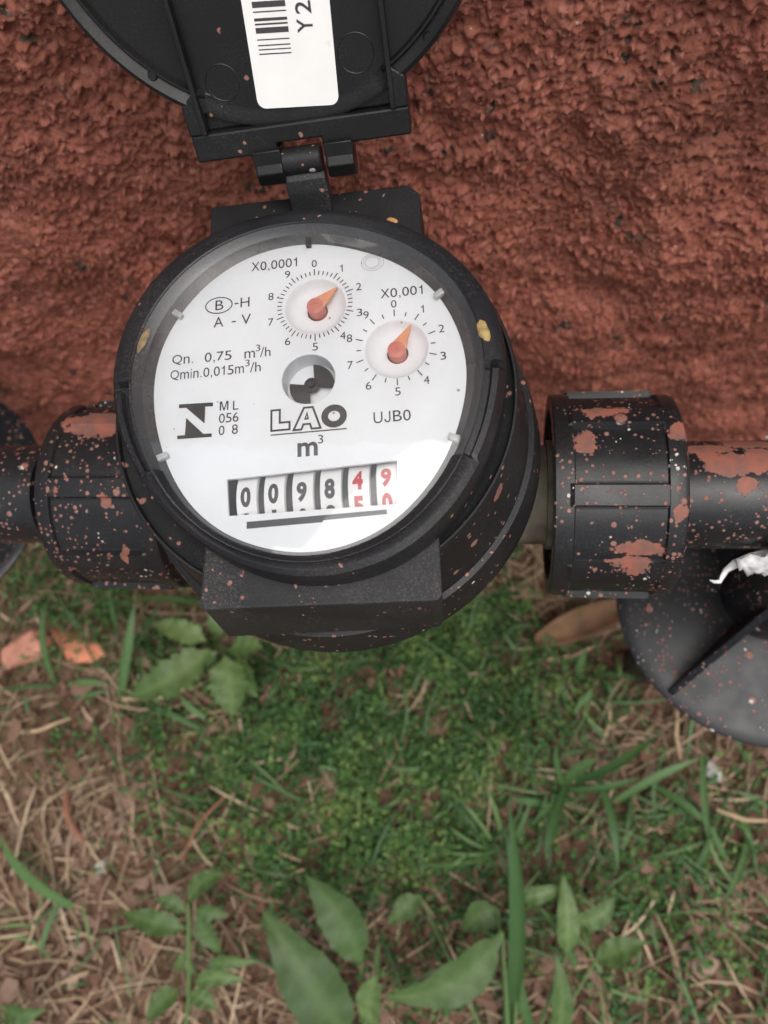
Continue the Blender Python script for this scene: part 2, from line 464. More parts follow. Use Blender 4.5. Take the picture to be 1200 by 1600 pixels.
h += 1.3 * lumps(c_ + 3, d_ + 1, 3.2, 0.55, 1.55, 0.4, 1.5, 0.80, 22, 0.25)
h += 1.45 * lumps(c_, d_ + 2, 1.7, 0.35, 0.85, 0.25, 0.85, 0.82, 23, 0.25)
h -= lumps(a_ + 5, b_ + 7, 11, 0.8, 2.8, 1.8, 5.0, 0.78, 24)
h -= 1.6 * lumps(c_ + 2, d_ + 3, 4.2, 0.4, 1.3, 0.9, 2.6, 0.8, 25)
h += fbm(x, z, 1.5, 2, 31) * 0.9
h -= h.mean()
fade = np.clip((1200 - np.abs(x)) / 500, 0, 1)
V = np.stack([x + fbm(x, z, 2.6, 2, 41) * 0.8 * fade, WALLY - h * fade, z + fbm(x, z, 2.6, 2, 44) * 0.8 * fade], 1)
nx, nz = len(wx), len(wz)
F = grid_faces(nx, nz)
top = np.arange((nz - 1) * nx, nz * nx)
k = len(V)
V = np.concatenate([V, np.stack([V[top, 0], np.full(nx, WALLY + 130), V[top, 2]], 1), np.stack([V[top, 0], np.full(nx, WALLY + 130), np.full(nx, -60)], 1)])
i = np.arange(nx - 1)
F = np.concatenate([F, np.stack([top[:-1], top[1:], k + i + 1, k + i], 1), np.stack([k + i, k + i + 1, k + nx + i + 1, k + nx + i], 1)])
wall = mesh('roughcast_wall', V, F, M['wall'], smooth=True)
tag(wall, 'red-brown painted roughcast wall rising behind the water meter', 'wall')

# ------------------------------------------------------------------ water meter
BASE = -92.0
meter = empty('water_meter', (0, 0, ZD + BASE), R(4.8))
tag(meter, 'black water meter with round white dial and open hinged lid', 'water meter')
UP = (0, 0, -BASE)                                 # parts are laid out from the dial's centre

def sst(a, b, v):
    v = min(max((v - a) / (b - a), 0), 1); return v * v * (3 - 2 * v)

# shell round the register, with the lip it stands on
b = MB()
b.lathe([(31, -6.6), (39.5, -6.0), (40.7, -5.4), (40.8, -4.5), (41.0, -4.2), (41.4, -4.2), (41.7, -4.7), (42.6, -15), (44.2, -24.6), (44.4, -25.2), (45.6, -25.6), (46.6, -30), (47.2, -33.5), (47.6, -36.5), (47.2, -37.6), (46, -38), (36, -38.5)], 160)
b.build('meter_shell', M['plastic'], meter, 30, loc=UP)
# lower chamber of the meter and its two threaded spigots along the pipe
ca, sa = math.cos(R(-4.8)), math.sin(R(-4.8))
b = MB()
b.lathe([(40, -40), (38, -46), (31, -50), (30, -78), (26, -84), (12, -88), (0.1, -89)], 72)
def along(x0, y0=PY, z0=PZ):
    """lathe mapping about the pipe axis, in the meter's own frame"""
    def f(r, t, z):
        wx_, wy_ = z, y0 + r * math.cos(t)
        return (wx_ * ca - wy_ * sa, wx_ * sa + wy_ * ca, z0 + r * math.sin(t))
    return f
for sgn in (-1, 1):
    b.lathe([(15.5, sgn * 22), (13.6, sgn * 34), (13.2, sgn * 48), (13.2, sgn * 50), (14.6, sgn * 50.2), (14.6, sgn * 58), (8, sgn * 58)], 48, along(0))
b.build('lower_chamber', M['brass'], meter, 35, loc=UP)

# the bezel is not quite round: wider at the upper left, flattened at the lower left
def table(rows, k):
    a = np.array([q[0] for q in rows], float); r = np.array([q[1] for q in rows], float)
    g = np.arange(0, 360); o = np.argsort(a)
    v = np.interp(g, np.concatenate([a[o] - 360, a[o], a[o] + 360]), np.tile(r[o], 3))
    ker = np.hanning(31); ker /= ker.sum()
    v = np.convolve(np.concatenate([v, v, v]), ker, 'same')[360:720]
    v = v.mean() + (v - v.mean()) * k
    return lambda t: float(np.interp(math.degrees(t) % 360, np.arange(361), np.append(v, v[0])))
DIAL_R = table([(88, 33.0), (69, 32.0), (53, 32.2), (36, 32.4), (20, 32.0), (5, 31.9), (344, 31.3), (332, 31.5), (311, 32.4), (300, 33.2), (286, 33.6), (270, 33.6), (255, 33.0), (240, 32.6), (226, 31.9), (208, 30.8), (191, 30.6), (173, 31.5), (159, 32.4), (143, 32.8), (128, 33.4), (111, 33.7)], 0.95)
BEZEL_R = table([(89, 40.8), (66, 40.0), (45, 40.4), (24, 40.8), (8, 40.0), (349, 38.7), (329, 38.8), (312, 39.6), (297, 40.3), (279, 39.7), (266, 38.7), (250, 37.2), (233, 35.8), (208, 36.2), (190, 38.4), (174, 40.4), (160, 42.0), (142, 43.4), (125, 43.3), (109, 42.2)], 0.9)
def oval(r, t):
    a, c = DIAL_R(t), BEZEL_R(t)
    if r <= 33.4: return r * a / 33.4
    return a + (r - 33.4) / (40.15 - 33.4) * (c - a)

# bezel: plain ring above, wide matt lip below
def bezel_prof(t):
    d = math.degrees(t) % 360
    low = sst(207, 209.5, d) * (1 - sst(327.5, 330, d))
    up = [(33.6, -1.0), (34.1, -0.4), (35.0, 0.6), (36.0, 1.9), (36.3, 2.8), (36.5, 3.0), (37.9, 2.8), (38.6, 2.6), (39.5, 2.0), (39.9, 0.6), (40.15, -0.8), (40.15, -7)]
    lo = [(33.5, -1.0), (33.55, 0.15), (33.9, 0.5), (34.1, 1.1), (34.5, 1.45), (35.4, 2.2), (37.6, 3.0), (38.3, 3.0), (39.4, 2.3), (39.9, 0.8), (40.15, -0.8), (40.15, -7)]
    if 177 < d < 207.01 or d > 329.9 or d < 0.5:     # stepped shoulder between the seam and the lip
        up[5:9] = [(36.4, 2.3), (37.4, 2.1), (37.8, 3.1), (38.8, 2.9)]
    if 174.2 < d < 176.4 or d > 358.6:
        up = [(r, min(z, 1.0) if r > 36.4 else z) for r, z in up]
    return [(oval(r0 + (r1 - r0) * low, t), z0 + (z1 - z0) * low) for (r0, z0), (r1, z1) in zip(up, lo)]
b = MB(); b.lathe(bezel_prof, 360)
b.build('bezel', M['plastic_clean'], meter, 28, loc=UP)
b = MB(); b.lathe(lambda t: [(oval(r, t), z) for r, z in ((33.4, 0.05), (34.6, 0.85), (35.6, 1.75), (36.15, 2.5), (36.5, 2.95))], 160)
b.build('window_rim', M['rim'], meter, 30, loc=UP)


# block at the front and bracket at the back
b = MB()
tp = [(-20.8, -26), (-21.6, -41.0), (-20.6, -42.3), (23.4, -43.3), (24.4, -42.3), (24.5, -26)]
bt = [(-24.6, -26), (-24.8, -42.2), (-22.6, -44.6), (22.3, -45.2), (23.2, -44), (23.2, -26)]
b.prism(bt, -24.0, -3.6, top=tp)
b.build('front_block', M['plastic_matt'], meter, None, 0.5, loc=UP)
b = MB(); b.prism([(-23.0, 26), (24.5, 26), (24.6, 47.2), (22.2, 49.6), (-22.6, 50.6), (-23.0, 50)], -24, -5.8)
b.build('hinge_bracket', M['plastic_strap'], meter, None, 0.5, loc=UP)

# dial plate with its wells
C1, C2, C0 = (2.198, 18.437), (18.37, 6.87), (0.746, 1.829)
WIN = [(-15.0, -25.3), (17.2, -25.5), (17.6, -16.9), (-15.5, -17.9)]
DIPS = ((C1[0] + 0.1, C1[1] - 0.4, 6.5), (C2[0] + 0.1, C2[1] - 0.4, 6.5))
def dial_plate():
    bm = bmesh.new(); loops = []
    def ring(pts):
        vs = [bm.verts.new((x, y, 0)) for x, y in pts]
        es = [bm.edges.new((vs[i], vs[(i + 1) % len(vs)])) for i in range(len(vs))]
        loops.append(vs); return es
    circ = lambda c, r, n: [(c[0] + r * math.cos(6.28318 * i / n), c[1] + r * math.sin(6.28318 * i / n)) for i in range(n)]
    es = ring([(1.02 * DIAL_R(R(a)) * math.cos(R(a)), 1.02 * DIAL_R(R(a)) * math.sin(R(a))) for a in range(0, 360, 3)]) + ring(circ(C0, 5.45, 64)) + ring(WIN)
    for d in DIPS: es += ring(circ(d[:2], d[2], 64))
    bmesh.ops.triangle_fill(bm, edges=es, use_beauty=True, use_dissolve=False)
    def wallring(vs, steps, c):
        cur = vs
        for r, z in steps:
            nv = [bm.verts.new((c[0] + (v.co.x - c[0]) * r, c[1] + (v.co.y - c[1]) * r, z)) for v in vs]
            for i in range(len(vs)):
                bm.faces.new((cur[i], cur[(i + 1) % len(vs)], nv[(i + 1) % len(vs)], nv[i]))
            cur = nv
        return cur
    wallring(loops[0], [(1.0, -1.5)], (0, 0))
    bm.faces.new(wallring(loops[1], [(0.985, -0.1), (0.975, -4.6)], C0))
    wallring(loops[2], [(1.0, -0.7)], (1, -21.8))
    for q, d in enumerate(DIPS):
        c = wallring(loops[3 + q], [(0.97, -0.12), (0.93, -0.5), (0.88, -1.0), (0.8, -1.5), (0.68, -1.9), (0.5, -2.15), (0.33, -2.25)], d[:2])
        c = wallring(c, [(0.98, -5)], d[:2])
        bm.faces.new(c)
    bmesh.ops.recalc_face_normals(bm, faces=bm.faces)
    for v in bm.verts: v.co *= S
    me = bpy.data.meshes.new('dial'); bm.to_mesh(me); bm.free()
    me.polygons.foreach_set('use_smooth', [True] * len(me.polygons)); me.set_sharp_from_angle(angle=R(38))
    me.materials.append(M['dial'])
    o = bpy.data.objects.new('dial', me); COL.objects.link(o); o.parent = meter; o.location = Vector(UP) * S
    return o
dial = dial_plate()
INK = 0.06

def text_mesh(body, bold=0.0):
    cu = bpy.data.curves.new('lettering', 'FONT'); cu.body = body; cu.resolution_u = 4; cu.offset = bold
    o = bpy.data.objects.new('lettering', cu); COL.objects.link(o)
    dg = bpy.context.evaluated_depsgraph_get(); dg.update()
    me = bpy.data.meshes.new_from_object(o.evaluated_get(dg))
    V = np.array([v.co[:2] for v in me.vertices]); F = [tuple(p.vertices) for p in me.polygons]
    bpy.data.objects.remove(o); bpy.data.curves.remove(cu); bpy.data.meshes.remove(me)
    lo, hi = V.min(0), V.max(0)
    return V - lo, F, hi - lo
def place(body, x, y, w, h, z=INK, skew=0.0, bold=0.0, rot=0.0):
    """lettering fitted to the box x, y, w, h"""
    V, F, sz = text_mesh(body, bold)
    V = V * [w / sz[0], h / sz[1]]
    V[:, 0] += skew * V[:, 1]
    c, s = math.cos(rot), math.sin(rot)
    return [(x + p[0] * c - p[1] * s, y + p[0] * s + p[1] * c, z) for p in V], F
def printed(name, items, mat='print', parent=None):
    b = MB()
    for V, F in items: b.add(V, F)
    o = mesh(name, b.v, b.f, M[mat], parent or dial)
    return o
def poly(pts, z=INK): return [(x, y, z) for x, y in pts], [tuple(range(len(pts)))]
def stroke(pts, w, z=INK, close=True):
    n = len(pts); V = []; P = [Vector(p) for p in pts]
    for i in range(n):
        d0 = (P[i] - P[i - 1]) if close or i else (P[1] - P[0])
        d1 = (P[(i + 1) % n] - P[i]) if close or i < n - 1 else (P[i] - P[i - 1])
        n0 = Vector((-d0.y, d0.x)).normalized(); n1 = Vector((-d1.y, d1.x)).normalized()
        mm = (n0 + n1).normalized(); k = min(1 / max(mm.dot(n0), 0.35), 2.5) * w / 2
        V += [(*(P[i] + mm * k), z), (*(P[i] - mm * k), z)]
    return V, [(2 * i, 2 * i + 1, 2 * ((i + 1) % n) + 1, 2 * ((i + 1) % n)) for i in range(n if close else n - 1)]
ell = lambda cx, cy, rx, ry, n=48: [(cx + rx * math.cos(6.28318 * i / n), cy + ry * math.sin(6.28318 * i / n)) for i in range(n)]

# glyph boxes of a plain grotesque: advance, x0, y0, x1, y1 (per mille of the em)
GB = {'0': (556, 37, -19, 519, 703), '1': (556, 101, 0, 359, 703), '2': (556, 26, 0, 507, 703), '3': (556, 34, -19, 522, 703), '4': (556, 25, 0, 523, 703), '5': (556, 32, -19, 514, 688),
      '6': (556, 38, -19, 518, 703), '7': (556, 37, 0, 523, 688), '8': (556, 38, -19, 517, 703), '9': (556, 42, -19, 514, 703), 'X': (667, 19, 0, 648, 718), ',': (278, 87, -147, 191, 106),
      '.': (278, 87, 0, 191, 106), '/': (278, -17, -19, 295, 737), '-': (333, 44, 232, 289, 322), 'A': (667, 14, 0, 654, 718), 'B': (667, 74, 0, 627, 718), 'H': (722, 77, 0, 646, 718),
      'V': (667, 20, 0, 647, 718), 'Q': (778, 39, -56, 739, 737), 'm': (833, 65, 0, 769, 538), 'n': (556, 65, 0, 491, 538), 'i': (222, 67, 0, 155, 718), 'h': (556, 77, 0, 491, 718),
      'M': (833, 73, 0, 761, 718), 'L': (556, 76, 0, 537, 718), 'U': (722, 79, -19, 644, 718), 'J': (500, 17, -19, 428, 718), 'Y': (667, 14, 0, 653, 718), ' ': (278, 0, 0, 0, 0)}
ONE = [(0.62, 0), (1, 0), (1, 1), (0.72, 1), (0.55, 0.87), (0.3, 0.805), (0, 0.79), (0, 0.70), (0.62, 0.70)]
def poly2(P_, x, y, w, h, z):
    return [(x + a * w, y + c * h, z) for a, c in P_], [(0, 1, 2, 12), (12, 2, 11), (12, 11, 11)][:1] + [(12, 2, 10, 11)][:0] + [(2, 3, 10, 11), (3, 4, 10), (4, 5, 9, 10), (5, 6, 7, 8), (5, 8, 9), (12, 2, 11)]
def glyph(ch, x, y, w, h, z=INK, bold=0.0):
    if ch == '1': return poly([(x + a * w, y + c * h) for a, c in ONE], z)
    if ch == 'M':
        return poly2([(0, 0), (0.16, 0), (0.16, 0.80), (0.43, 0), (0.57, 0), (0.84, 0.80), (0.84, 0), (1, 0), (1, 1), (0.76, 1), (0.5, 0.22), (0.24, 1), (0, 1)], x, y, w, h, z)
    if ch == 'J':
        pts = [(0.88, 1), (0.88, 0.3), (0.82, 0.16), (0.68, 0.08), (0.48, 0.065), (0.28, 0.1), (0.16, 0.2), (0.12, 0.32)]
        return stroke([(x + a * w, y + c * h) for a, c in pts], w * 0.22, z, close=False)
    return place(ch, x, y, w, h, z, bold=bold)
def run(s_, x, y, w, cap):
    """a line of lettering from x over width w, cap height cap"""
    k = cap / 718.0
    adv = [GB[c][0] for c in s_]
    x0 = GB[s_[0]][1]; x1 = sum(adv[:-1]) + GB[s_[-1]][3]
    kx = w / (x1 - x0); out = []; pen = -x0
    for c, a in zip(s_, adv):
        g = GB[c]
        if c != ' ': out.append(glyph(c, x + (pen + g[1]) * kx, y + g[2] * k, (g[3] - g[1]) * kx, (g[4] - g[2]) * k))
        pen += a
    return out
sup = lambda x, y, w, h: [glyph('3', x, y, w, h)]
printed('multiplier_lettering', run('X0,0001', -11.25, 28.0, 9.8, 2.15) + run('X0,001', 15.81, 18.1, 8.5, 2.1))
printed('class_lettering', [glyph('B', -18.9, 19.65, 1.75, 2.3), stroke(ell(-18.15, 20.75, 2.85, 1.85), 0.24), glyph('-', -14.75, 20.55, 0.85, 0.3), glyph('H', -13.5, 19.7, 1.95, 2.25),
        glyph('A', -19.16, 15.65, 2.1, 2.35), glyph('-', -15.3, 16.35, 0.9, 0.3), glyph('V', -13.25, 15.6, 2.05, 2.35)])
printed('flow_lettering', run('Qn.', -27.75, 8.0, 4.5, 2.15) + run('0,75', -20.83, 7.9, 5.7, 2.15) + run('m', -12.45, 7.75, 2.2, 2.15) + sup(-10.1, 9.1, 0.95, 1.5) + run('/h', -9.2, 7.75, 2.2, 2.15)
        + run('Qmin.0,015m', -28.0, 4.55, 15.5, 2.15) + sup(-12.25, 5.95, 0.95, 1.5) + run('/h', -9.2 - 2.05, 4.55, 2.2, 2.15)[:0] + run('/h', -11.25, 4.55, 2.25, 2.15))
printed('metrology_emblem', [poly([(-25.86, -1.83), (-18.74, -2.13), (-18.77, -1.29), (-25.86, -0.99)]), poly([(-24.33, -1.9), (-20.39, -5.71), (-20.34, -2.06)][::1]),
        poly([(-24.37, -7.9), (-20.55, -7.9), (-24.25, -4.1)]), poly([(-25.93, -8.54), (-18.81, -8.7), (-18.83, -7.96), (-25.96, -7.78)])])
printed('approval_lettering', run('M', -17.35, -3.25, 1.8, 2.0) + run('L', -14.62, -3.35, 1.15, 2.0) + run('056', -17.45, -5.9, 4.05, 2.05) + run('0', -17.43, -8.5, 1.2, 2.05) + run('8', -14.75, -8.5, 1.25, 2.05))
Lp = [(-6.75, -8.62), (-3.1, -8.62), (-3.1, -7.05), (-5.05, -7.05), (-5.05, -4.3), (-6.75, -4.3)]
Ap = [(-2.3, -8.9), (-0.2, -4.35), (1.55, -4.35), (3.05, -8.9), (1.3, -8.9), (0.95, -7.85), (-0.35, -7.85), (-0.75, -8.9)]
printed('maker_lettering', [stroke(Lp, 0.42), stroke(Ap, 0.42), stroke([(0.0, -6.75), (0.62, -6.75), (0.4, -5.5)], 0.32), stroke(ell(5.75, -6.68, 1.85, 1.75), 1.35), stroke([(-6.87, -9.5), (8.2, -9.55)], 0.26, close=False)])
printed('unit_lettering', [place('m', -1.55, -14.55, 4.0, 2.9, bold=0.025), place('3', 2.5, -12.15, 1.05, 1.8)])
printed('model_lettering', run('UJB0', 13.45, -9.0, 7.2, 2.3))
printed('inspection_stamp', [stroke(ell(14.4, 26.75, 2.35, 1.95), 0.12), stroke(ell(14.3, 26.8, 1.45, 1.25), 0.1), stroke(ell(14.3, 26.8, 1.9, 1.6, 9), 0.08)], 'print_grey')
printed('stamp_dot', [poly(ell(12.1, 26.9, 0.14, 0.14, 10), INK)])
for c, nt_, ls, name in ((C1, 50, 5, 'fine'), (C2, 20, 2, 'coarse')):
    it = []
    for i in range(nt_):
        a = math.pi / 2 - 2 * math.pi * i / nt_
        r0, r1 = (6.85, 8.35) if i % ls == 0 else (6.9, 7.85)
        wd = 0.11
        d = Vector((math.cos(a), math.sin(a))); n_ = Vector((-d.y, d.x)) * wd
        cc = Vector(c)
        it.append(poly([tuple(cc + d * r0 - n_)[:2], tuple(cc + d * r1 - n_)[:2], tuple(cc + d * r1 + n_)[:2], tuple(cc + d * r0 + n_)[:2]]))
    printed('gauge_scale', it)
    it = []
    for i in range(10):
        a = math.pi / 2 - 2 * math.pi * i / 10
        w = 0.6 if i == 1 else 1.12
        it.append(glyph(str(i), c[0] + 9.66 * math.cos(a) - w / 2, c[1] + 9.66 * math.sin(a) - 0.86, w, 1.72))
    printed('gauge_numerals', it)

# red pointers standing in the two small dials
def pointer(c, tip, ztop):
    b = MB(); b.lathe([(1.85, -5.5), (1.8, ztop - 0.15), (1.55, ztop), (0.5, ztop + 0.02), (0.45, ztop - 0.1), (0.01, ztop - 0.1)], 32, lambda r, t, z: (c[0] + r * math.cos(t), c[1] + r * math.sin(t), z))
    o = b.build('pointer', M['pin'], meter, 40, loc=UP)
    d = (Vector(tip) - Vector(c)).normalized(); n_ = Vector((-d.y, d.x))
    P = Vector(c)
    pl = [tuple(P + d * 0.5 - n_ * 1.6), tuple(P + d * (Vector(tip) - P).length - n_ * 0.12), tuple(P + d * (Vector(tip) - P).length + n_ * 0.12), tuple(P + d * 0.5 + n_ * 1.6)]
    b2 = MB(); b2.prism(pl, ztop - 0.75, ztop - 0.05)
    b2.build('needle_tip', M['needle'], o, None, 0.12)
pointer((C1[0] + 0.15, C1[1] - 0.35), (C1[0] + 4.75, C1[1] + 3.35), 0.35)
pointer((C2[0] + 0.15, C2[1] - 0.55), (C2[0] + 3.2, C2[1] + 4.6), 0.25)

# flow star in its well
b = MB()
for a0 in (28, 208):
    pts = [(C0[0] + 0.6 * math.cos(R(a0 - 38)), C0[1] + 0.6 * math.sin(R(a0 - 38)))] + [(C0[0] + 4.6 * math.cos(R(a)), C0[1] + 4.6 * math.sin(R(a))) for a in range(a0 - 38, a0 + 61, 6)]
    b.prism(pts, -3.4, -2.9)
b.lathe([(1.5, -3.4), (1.5, -2.5), (1.2, -2.4), (1.1, -2.6), (0.7, -2.6), (0.6, -2.3), (0.01, -2.3)], 24, lambda r, t, z: (C0[0] + r * math.cos(t), C0[1] + r * math.sin(t), z))
b.build('flow_star', M['print'], meter, 35, loc=UP)

# counter: dark well, six number wheels
b = MB(); b.box(-16.6, 19, -27.6, -15.6, -17, -16.2); b.box(-16.6, 19, -28.2, -27.6, -17, -0.75); b.box(-16.6, 19, -15.6, -15.0, -17, -0.75); b.box(-17.2, -16.6, -28, -15, -17, -0.75); b.box(19, 19.6, -28, -15, -17, -0.75)
b.build('counter_well', M['well'], meter, None, loc=UP)
WC = (-21.4, -7.9); WR = 7.4
def wheel_text(ch, xc, ang, w, h, red):
    V, F, sz = text_mesh(ch, 0.045)
    bm = bmesh.new()
    vs = [bm.verts.new((p[0] * w / sz[0] + xc - w / 2, p[1] * h / sz[1] - h / 2, 0)) for p in V]
    for f in F:
        try: bm.faces.new([vs[i] for i in f])
        except ValueError: pass
    for q in range(1, 9):
        yy = -h / 2 + h * q / 9
        bmesh.ops.bisect_plane(bm, geom=bm.verts[:] + bm.edges[:] + bm.faces[:], plane_co=(0, yy, 0), plane_no=(0, 1, 0))
    out = []; bm.verts.index_update()
    for v in bm.verts:
        a = ang + v.co.y / WR
        out.append((v.co.x, WC[0] + (WR + 0.05) * math.sin(a), WC[1] + (WR + 0.05) * math.cos(a)))
    F = [tuple(v.index for v in f.verts) for f in bm.faces]
    bm.free()
    return out, F
WX = [-11.8, -6.35, -0.8, 4.6, 10.0, 15.4]
for xc, d0, d1, off, red in zip(WX, '009849', '110950', (-0.02, 0.02, 0.0, 0.03, 0.20, 0.22), (0, 0, 0, 0, 1, 1)):
    b = MB(); b.lathe([(2.0, xc - 2.05), (WR - 0.3, xc - 2.05), (WR, xc - 1.9), (WR, xc + 2.0), (WR - 0.3, xc + 2.15), (2.0, xc + 2.15)], 72, lambda r, t, z: (z, WC[0] + r * math.cos(t), WC[1] + r * math.sin(t)))
    wh = b.build('number_wheel', M['wheel'], meter, 30, loc=UP)
    b = MB(); b.lathe([(1.9, xc + 2.2), (WR - 0.8, xc + 2.2), (WR - 0.8, xc + 3.38), (1.9, xc + 3.38)], 40, lambda r, t, z: (z, WC[0] + r * math.cos(t), WC[1] + r * math.sin(t)))
    b.build('wheel_spacer', M['well'], meter, 30, loc=UP)
    it = [wheel_text(d0, xc - 0.1, off, 2.0, 4.1, red), wheel_text(d1, xc - 0.1, off - 0.70, 2.0 if d1 != '1' else 0.9, 4.0, red)]
    printed('digit', it, 'print_red' if red else 'print', wh)
# spindle between the wheels is dark; slot under the window
b = MB(); b.prism([(-11.4, -28.1), (3.2, -27.9), (3.3, -27.55), (15.3, -27.3), (15.3, -26.45), (-11.4, -26.75)], -0.3, 0.1)
b.build('counter_slot', M['well'], meter, None, loc=UP)

# clear window and its four clips
b = MB(); b.lathe(lambda t: [(oval(r, t), z) for r, z in ((0.05, 2.02), (10, 1.98), (20, 1.88), (28, 1.74), (33, 1.62), (34.8, 1.5))], 96)
b.build('dial_window', M['glass'], meter, True, loc=UP)
for cx, cy in ((-26.4, 19.0), (-27.6, -12.0), (28.0, 17.4), (27.9, -13.4)):
    a = math.atan2(cy, cx); d = Vector((math.cos(a), math.sin(a))); n_ = Vector((-d.y, d.x)); P = d * (DIAL_R(a) - 0.4)
    b = MB(); b.prism([tuple(P - d * 0.6 - n_ * 0.6), tuple(P + d * 1.6 - n_ * 0.7), tuple(P + d * 1.6 + n_ * 0.7), tuple(P - d * 0.6 + n_ * 0.6)], 0.02, 1.45)
    b.build('window_clip', M['clip'], meter, None, 0.25, loc=UP)
b = MB(); b.box(0.6, 1.7, 31.9, 34, 0.05, 1.2)
b.build('window_key', M['plastic_clean'], meter, None, 0.2, loc=UP)

# hinge: strap from the bracket and the pin barrel
HY, HZ = 51.0, 3.5
b = MB(); pr_ = [(44.0, -5.9), (45.2, -3.2), (46.2, -0.2), (47.4, 2.2), (48.6, 3.0), (51.5, 2.0), (50.5, -1), (49.8, -5.9)]
b.prism(pr_, -3.5, 5.3, lambda y, z, h: (h, y, z))
st = b.build('hinge_strap', M['plastic_matt'], meter, None, 0.5, loc=UP)
b = MB(); b.lathe([(0.01, -3.3), (2.5, -3.3), (2.8, -3.0), (2.8, 4.8), (2.5, 5.1), (0.01, 5.1)], 32, lambda r, t, z: (z, HY + r * math.cos(t), HZ + 0.6 + r * math.sin(t)))
b.build('hinge_barrel', M['plastic_barrel'], meter, 40, loc=UP)

# lid, standing open: u across, s from the hinge outwards, w towards the dial side
LC = (0.2, 50.5)
def lid_prof(t):
    u = 43 * math.cos(t); low = math.sin(t) < 0
    k = 1.0 if not low else sst(19.0, 20.5, abs(u))
    return [(0.02, -5.2), (20, -5.0), (34, -4.2), (41.5, -2.6), (42.8, -1.2), (43.1, 0.3), (42.7, 0.4 + 1.5 * k), (41.9, 0.3 + 1.9 * k), (40.6, 0.1 + 1.3 * k), (40.1, 1.1 * k), (39.7, 1.7 * k), (39.3, 1.7 * k), (39.0, 0.0), (30, 0.0), (0.02, 0.0)]
b = MB(); b.lathe(lid_prof, 240, lambda r, t, z: (LC[0] + r * math.cos(t), LC[1] + r * math.sin(t), z))
lid = b.build('lid', M['plastic_lid'], meter, 30)
lid.location = (Vector(UP) + Vector((1.7, HY, HZ))) * S
lid.rotation_euler.x = R(61)
b = MB()
b.prism([(-22.7, 3.0), (-5.4, 3.0), (-5.3, 4.8), (4.2, 4.8), (4.3, 3.0), (22.7, 3.0), (22.7, 8.4), (-22.7, 8.4)], -4.4, 1.6)
b.prism([(-22.7, 8.4), (-19.4, 8.4), (-19.4, 16.5), (-22.7, 14.2)], -4.2, 2.2)
b.prism([(19.4, 8.4), (22.7, 8.4), (22.7, 14.2), (19.4, 16.5)], -4.2, 2.2)
b.prism([(-19.4, 8.4), (19.4, 8.4), (19.4, 14), (-19.4, 14)], -4.3, -0.6)
b.build('lid_bar', M['plastic_lid'], lid, None, 0.45)
for u0 in (-19.4, 19.6):
    b = MB(); b.prism([(u0 - 0.55, 8.5), (u0 + 0.55, 8.5), (u0 + 0.45 + (0.4 if u0 > 0 else -1.0), 89), (u0 - 0.55 + (0.4 if u0 > 0 else -1.0), 89)], -0.2, 2.6)
    b.build('lid_rib', M['plastic_lid'], lid, None, 0.25)
for u0 in (-10.6, 3.9 + 0.6):
    b = MB(); b.lathe([(0.01, u0), (3.2, u0), (3.5, u0 + 0.3), (3.5, u0 + 5.6), (3.2, u0 + 5.9), (0.01, u0 + 5.9)], 8, lambda r, t, z: (z, r * math.cos(t) - 0.4, r * math.sin(t) + 0.2))
    b.prism([(u0, 0.1), (u0 + 5.9, 0.1), (u0 + 5.9, 4.0), (u0, 4.0)], -3.2, 3.0)
    b.build('hinge_knuckle', M['plastic_lid'], lid, 40, 0.2)
for u0, s0 in ((-26.6, 20.4), (27.8, 19.8)):
    b = MB(); b.lathe([(1.0, 0), (1.0, 1.5), (0.8, 1.9), (0.01, 1.9)], 16, lambda r, t, z: (u0 + r * math.cos(t), s0 + r * math.sin(t), z))
    b.build('moulding_pip', M['plastic_lid'], lid, 40)
for u0, s0, r0 in ((-13.6, 17.0, 3.3), (13.6, 18.6, 3.5)):
    b = MB(); b.lathe([(r0 - 0.12, 0.02), (r0, 0.09), (r0 + 0.12, 0.02)], 48, lambda r, t, z: (u0 + r * math.cos(t), s0 + r * math.sin(t), z))
    b.build('mould_ring', M['plastic_lid'], lid, True)
# sticker with bar code
ang = R(-4.6); cs, sn = math.cos(ang), math.sin(ang)
SO = (-7.65, 11.4)
def stk(a, b_): return (SO[0] + a * cs - b_ * sn, SO[1] + a * sn + b_ * cs)
rc, W_, H_ = 1.7, 16.5, 52.0
pts = []
for cx_, cy_, a0 in ((W_ - rc, rc, -90), (W_ - rc, H_ - rc, 0), (rc, H_ - rc, 90), (rc, rc, 180)):
    pts += [stk(cx_ + rc * math.cos(R(a0 + q * 15)), cy_ + rc * math.sin(R(a0 + q * 15))) for q in range(7)]
b = MB(); b.prism(pts, 0.02, 0.16)
b.build('barcode_sticker', M['sticker'], lid, None)
it = []; yy = 9.6
rb = random.Random(4)
bars = [(.22, .55), (.2, .5), (.22, .75), (.2, .95), (.95, .4), (.3, .35), (.5, .9), (.22, .55), (1.0, .5), (.25, .4), (.45, .7), (.9, .5), (.22, .5)]
while yy < 44:
    w, g = bars.pop(0) if bars else (rb.choice((.22, .25, .45, .5, .9)), rb.choice((.35, .5, .7, .9)))
    it.append(poly([stk(1.9, yy), stk(8.2, yy), stk(8.2, yy + w), stk(1.9, yy + w)], 0.2)); yy += w + g
printed('barcode', it, 'print', lid)
it = []; yy = 12.9
for ch, w in (('Y', 2.3), ('2', 2.1)):
    x_, y_ = stk(12.9, yy)
    it.append(place(ch, x_, y_, w, 3.0, 0.2, rot=ang + math.pi / 2, bold=0.012)); yy += w + 0.75
printed('sticker_lettering', it, 'print', lid)

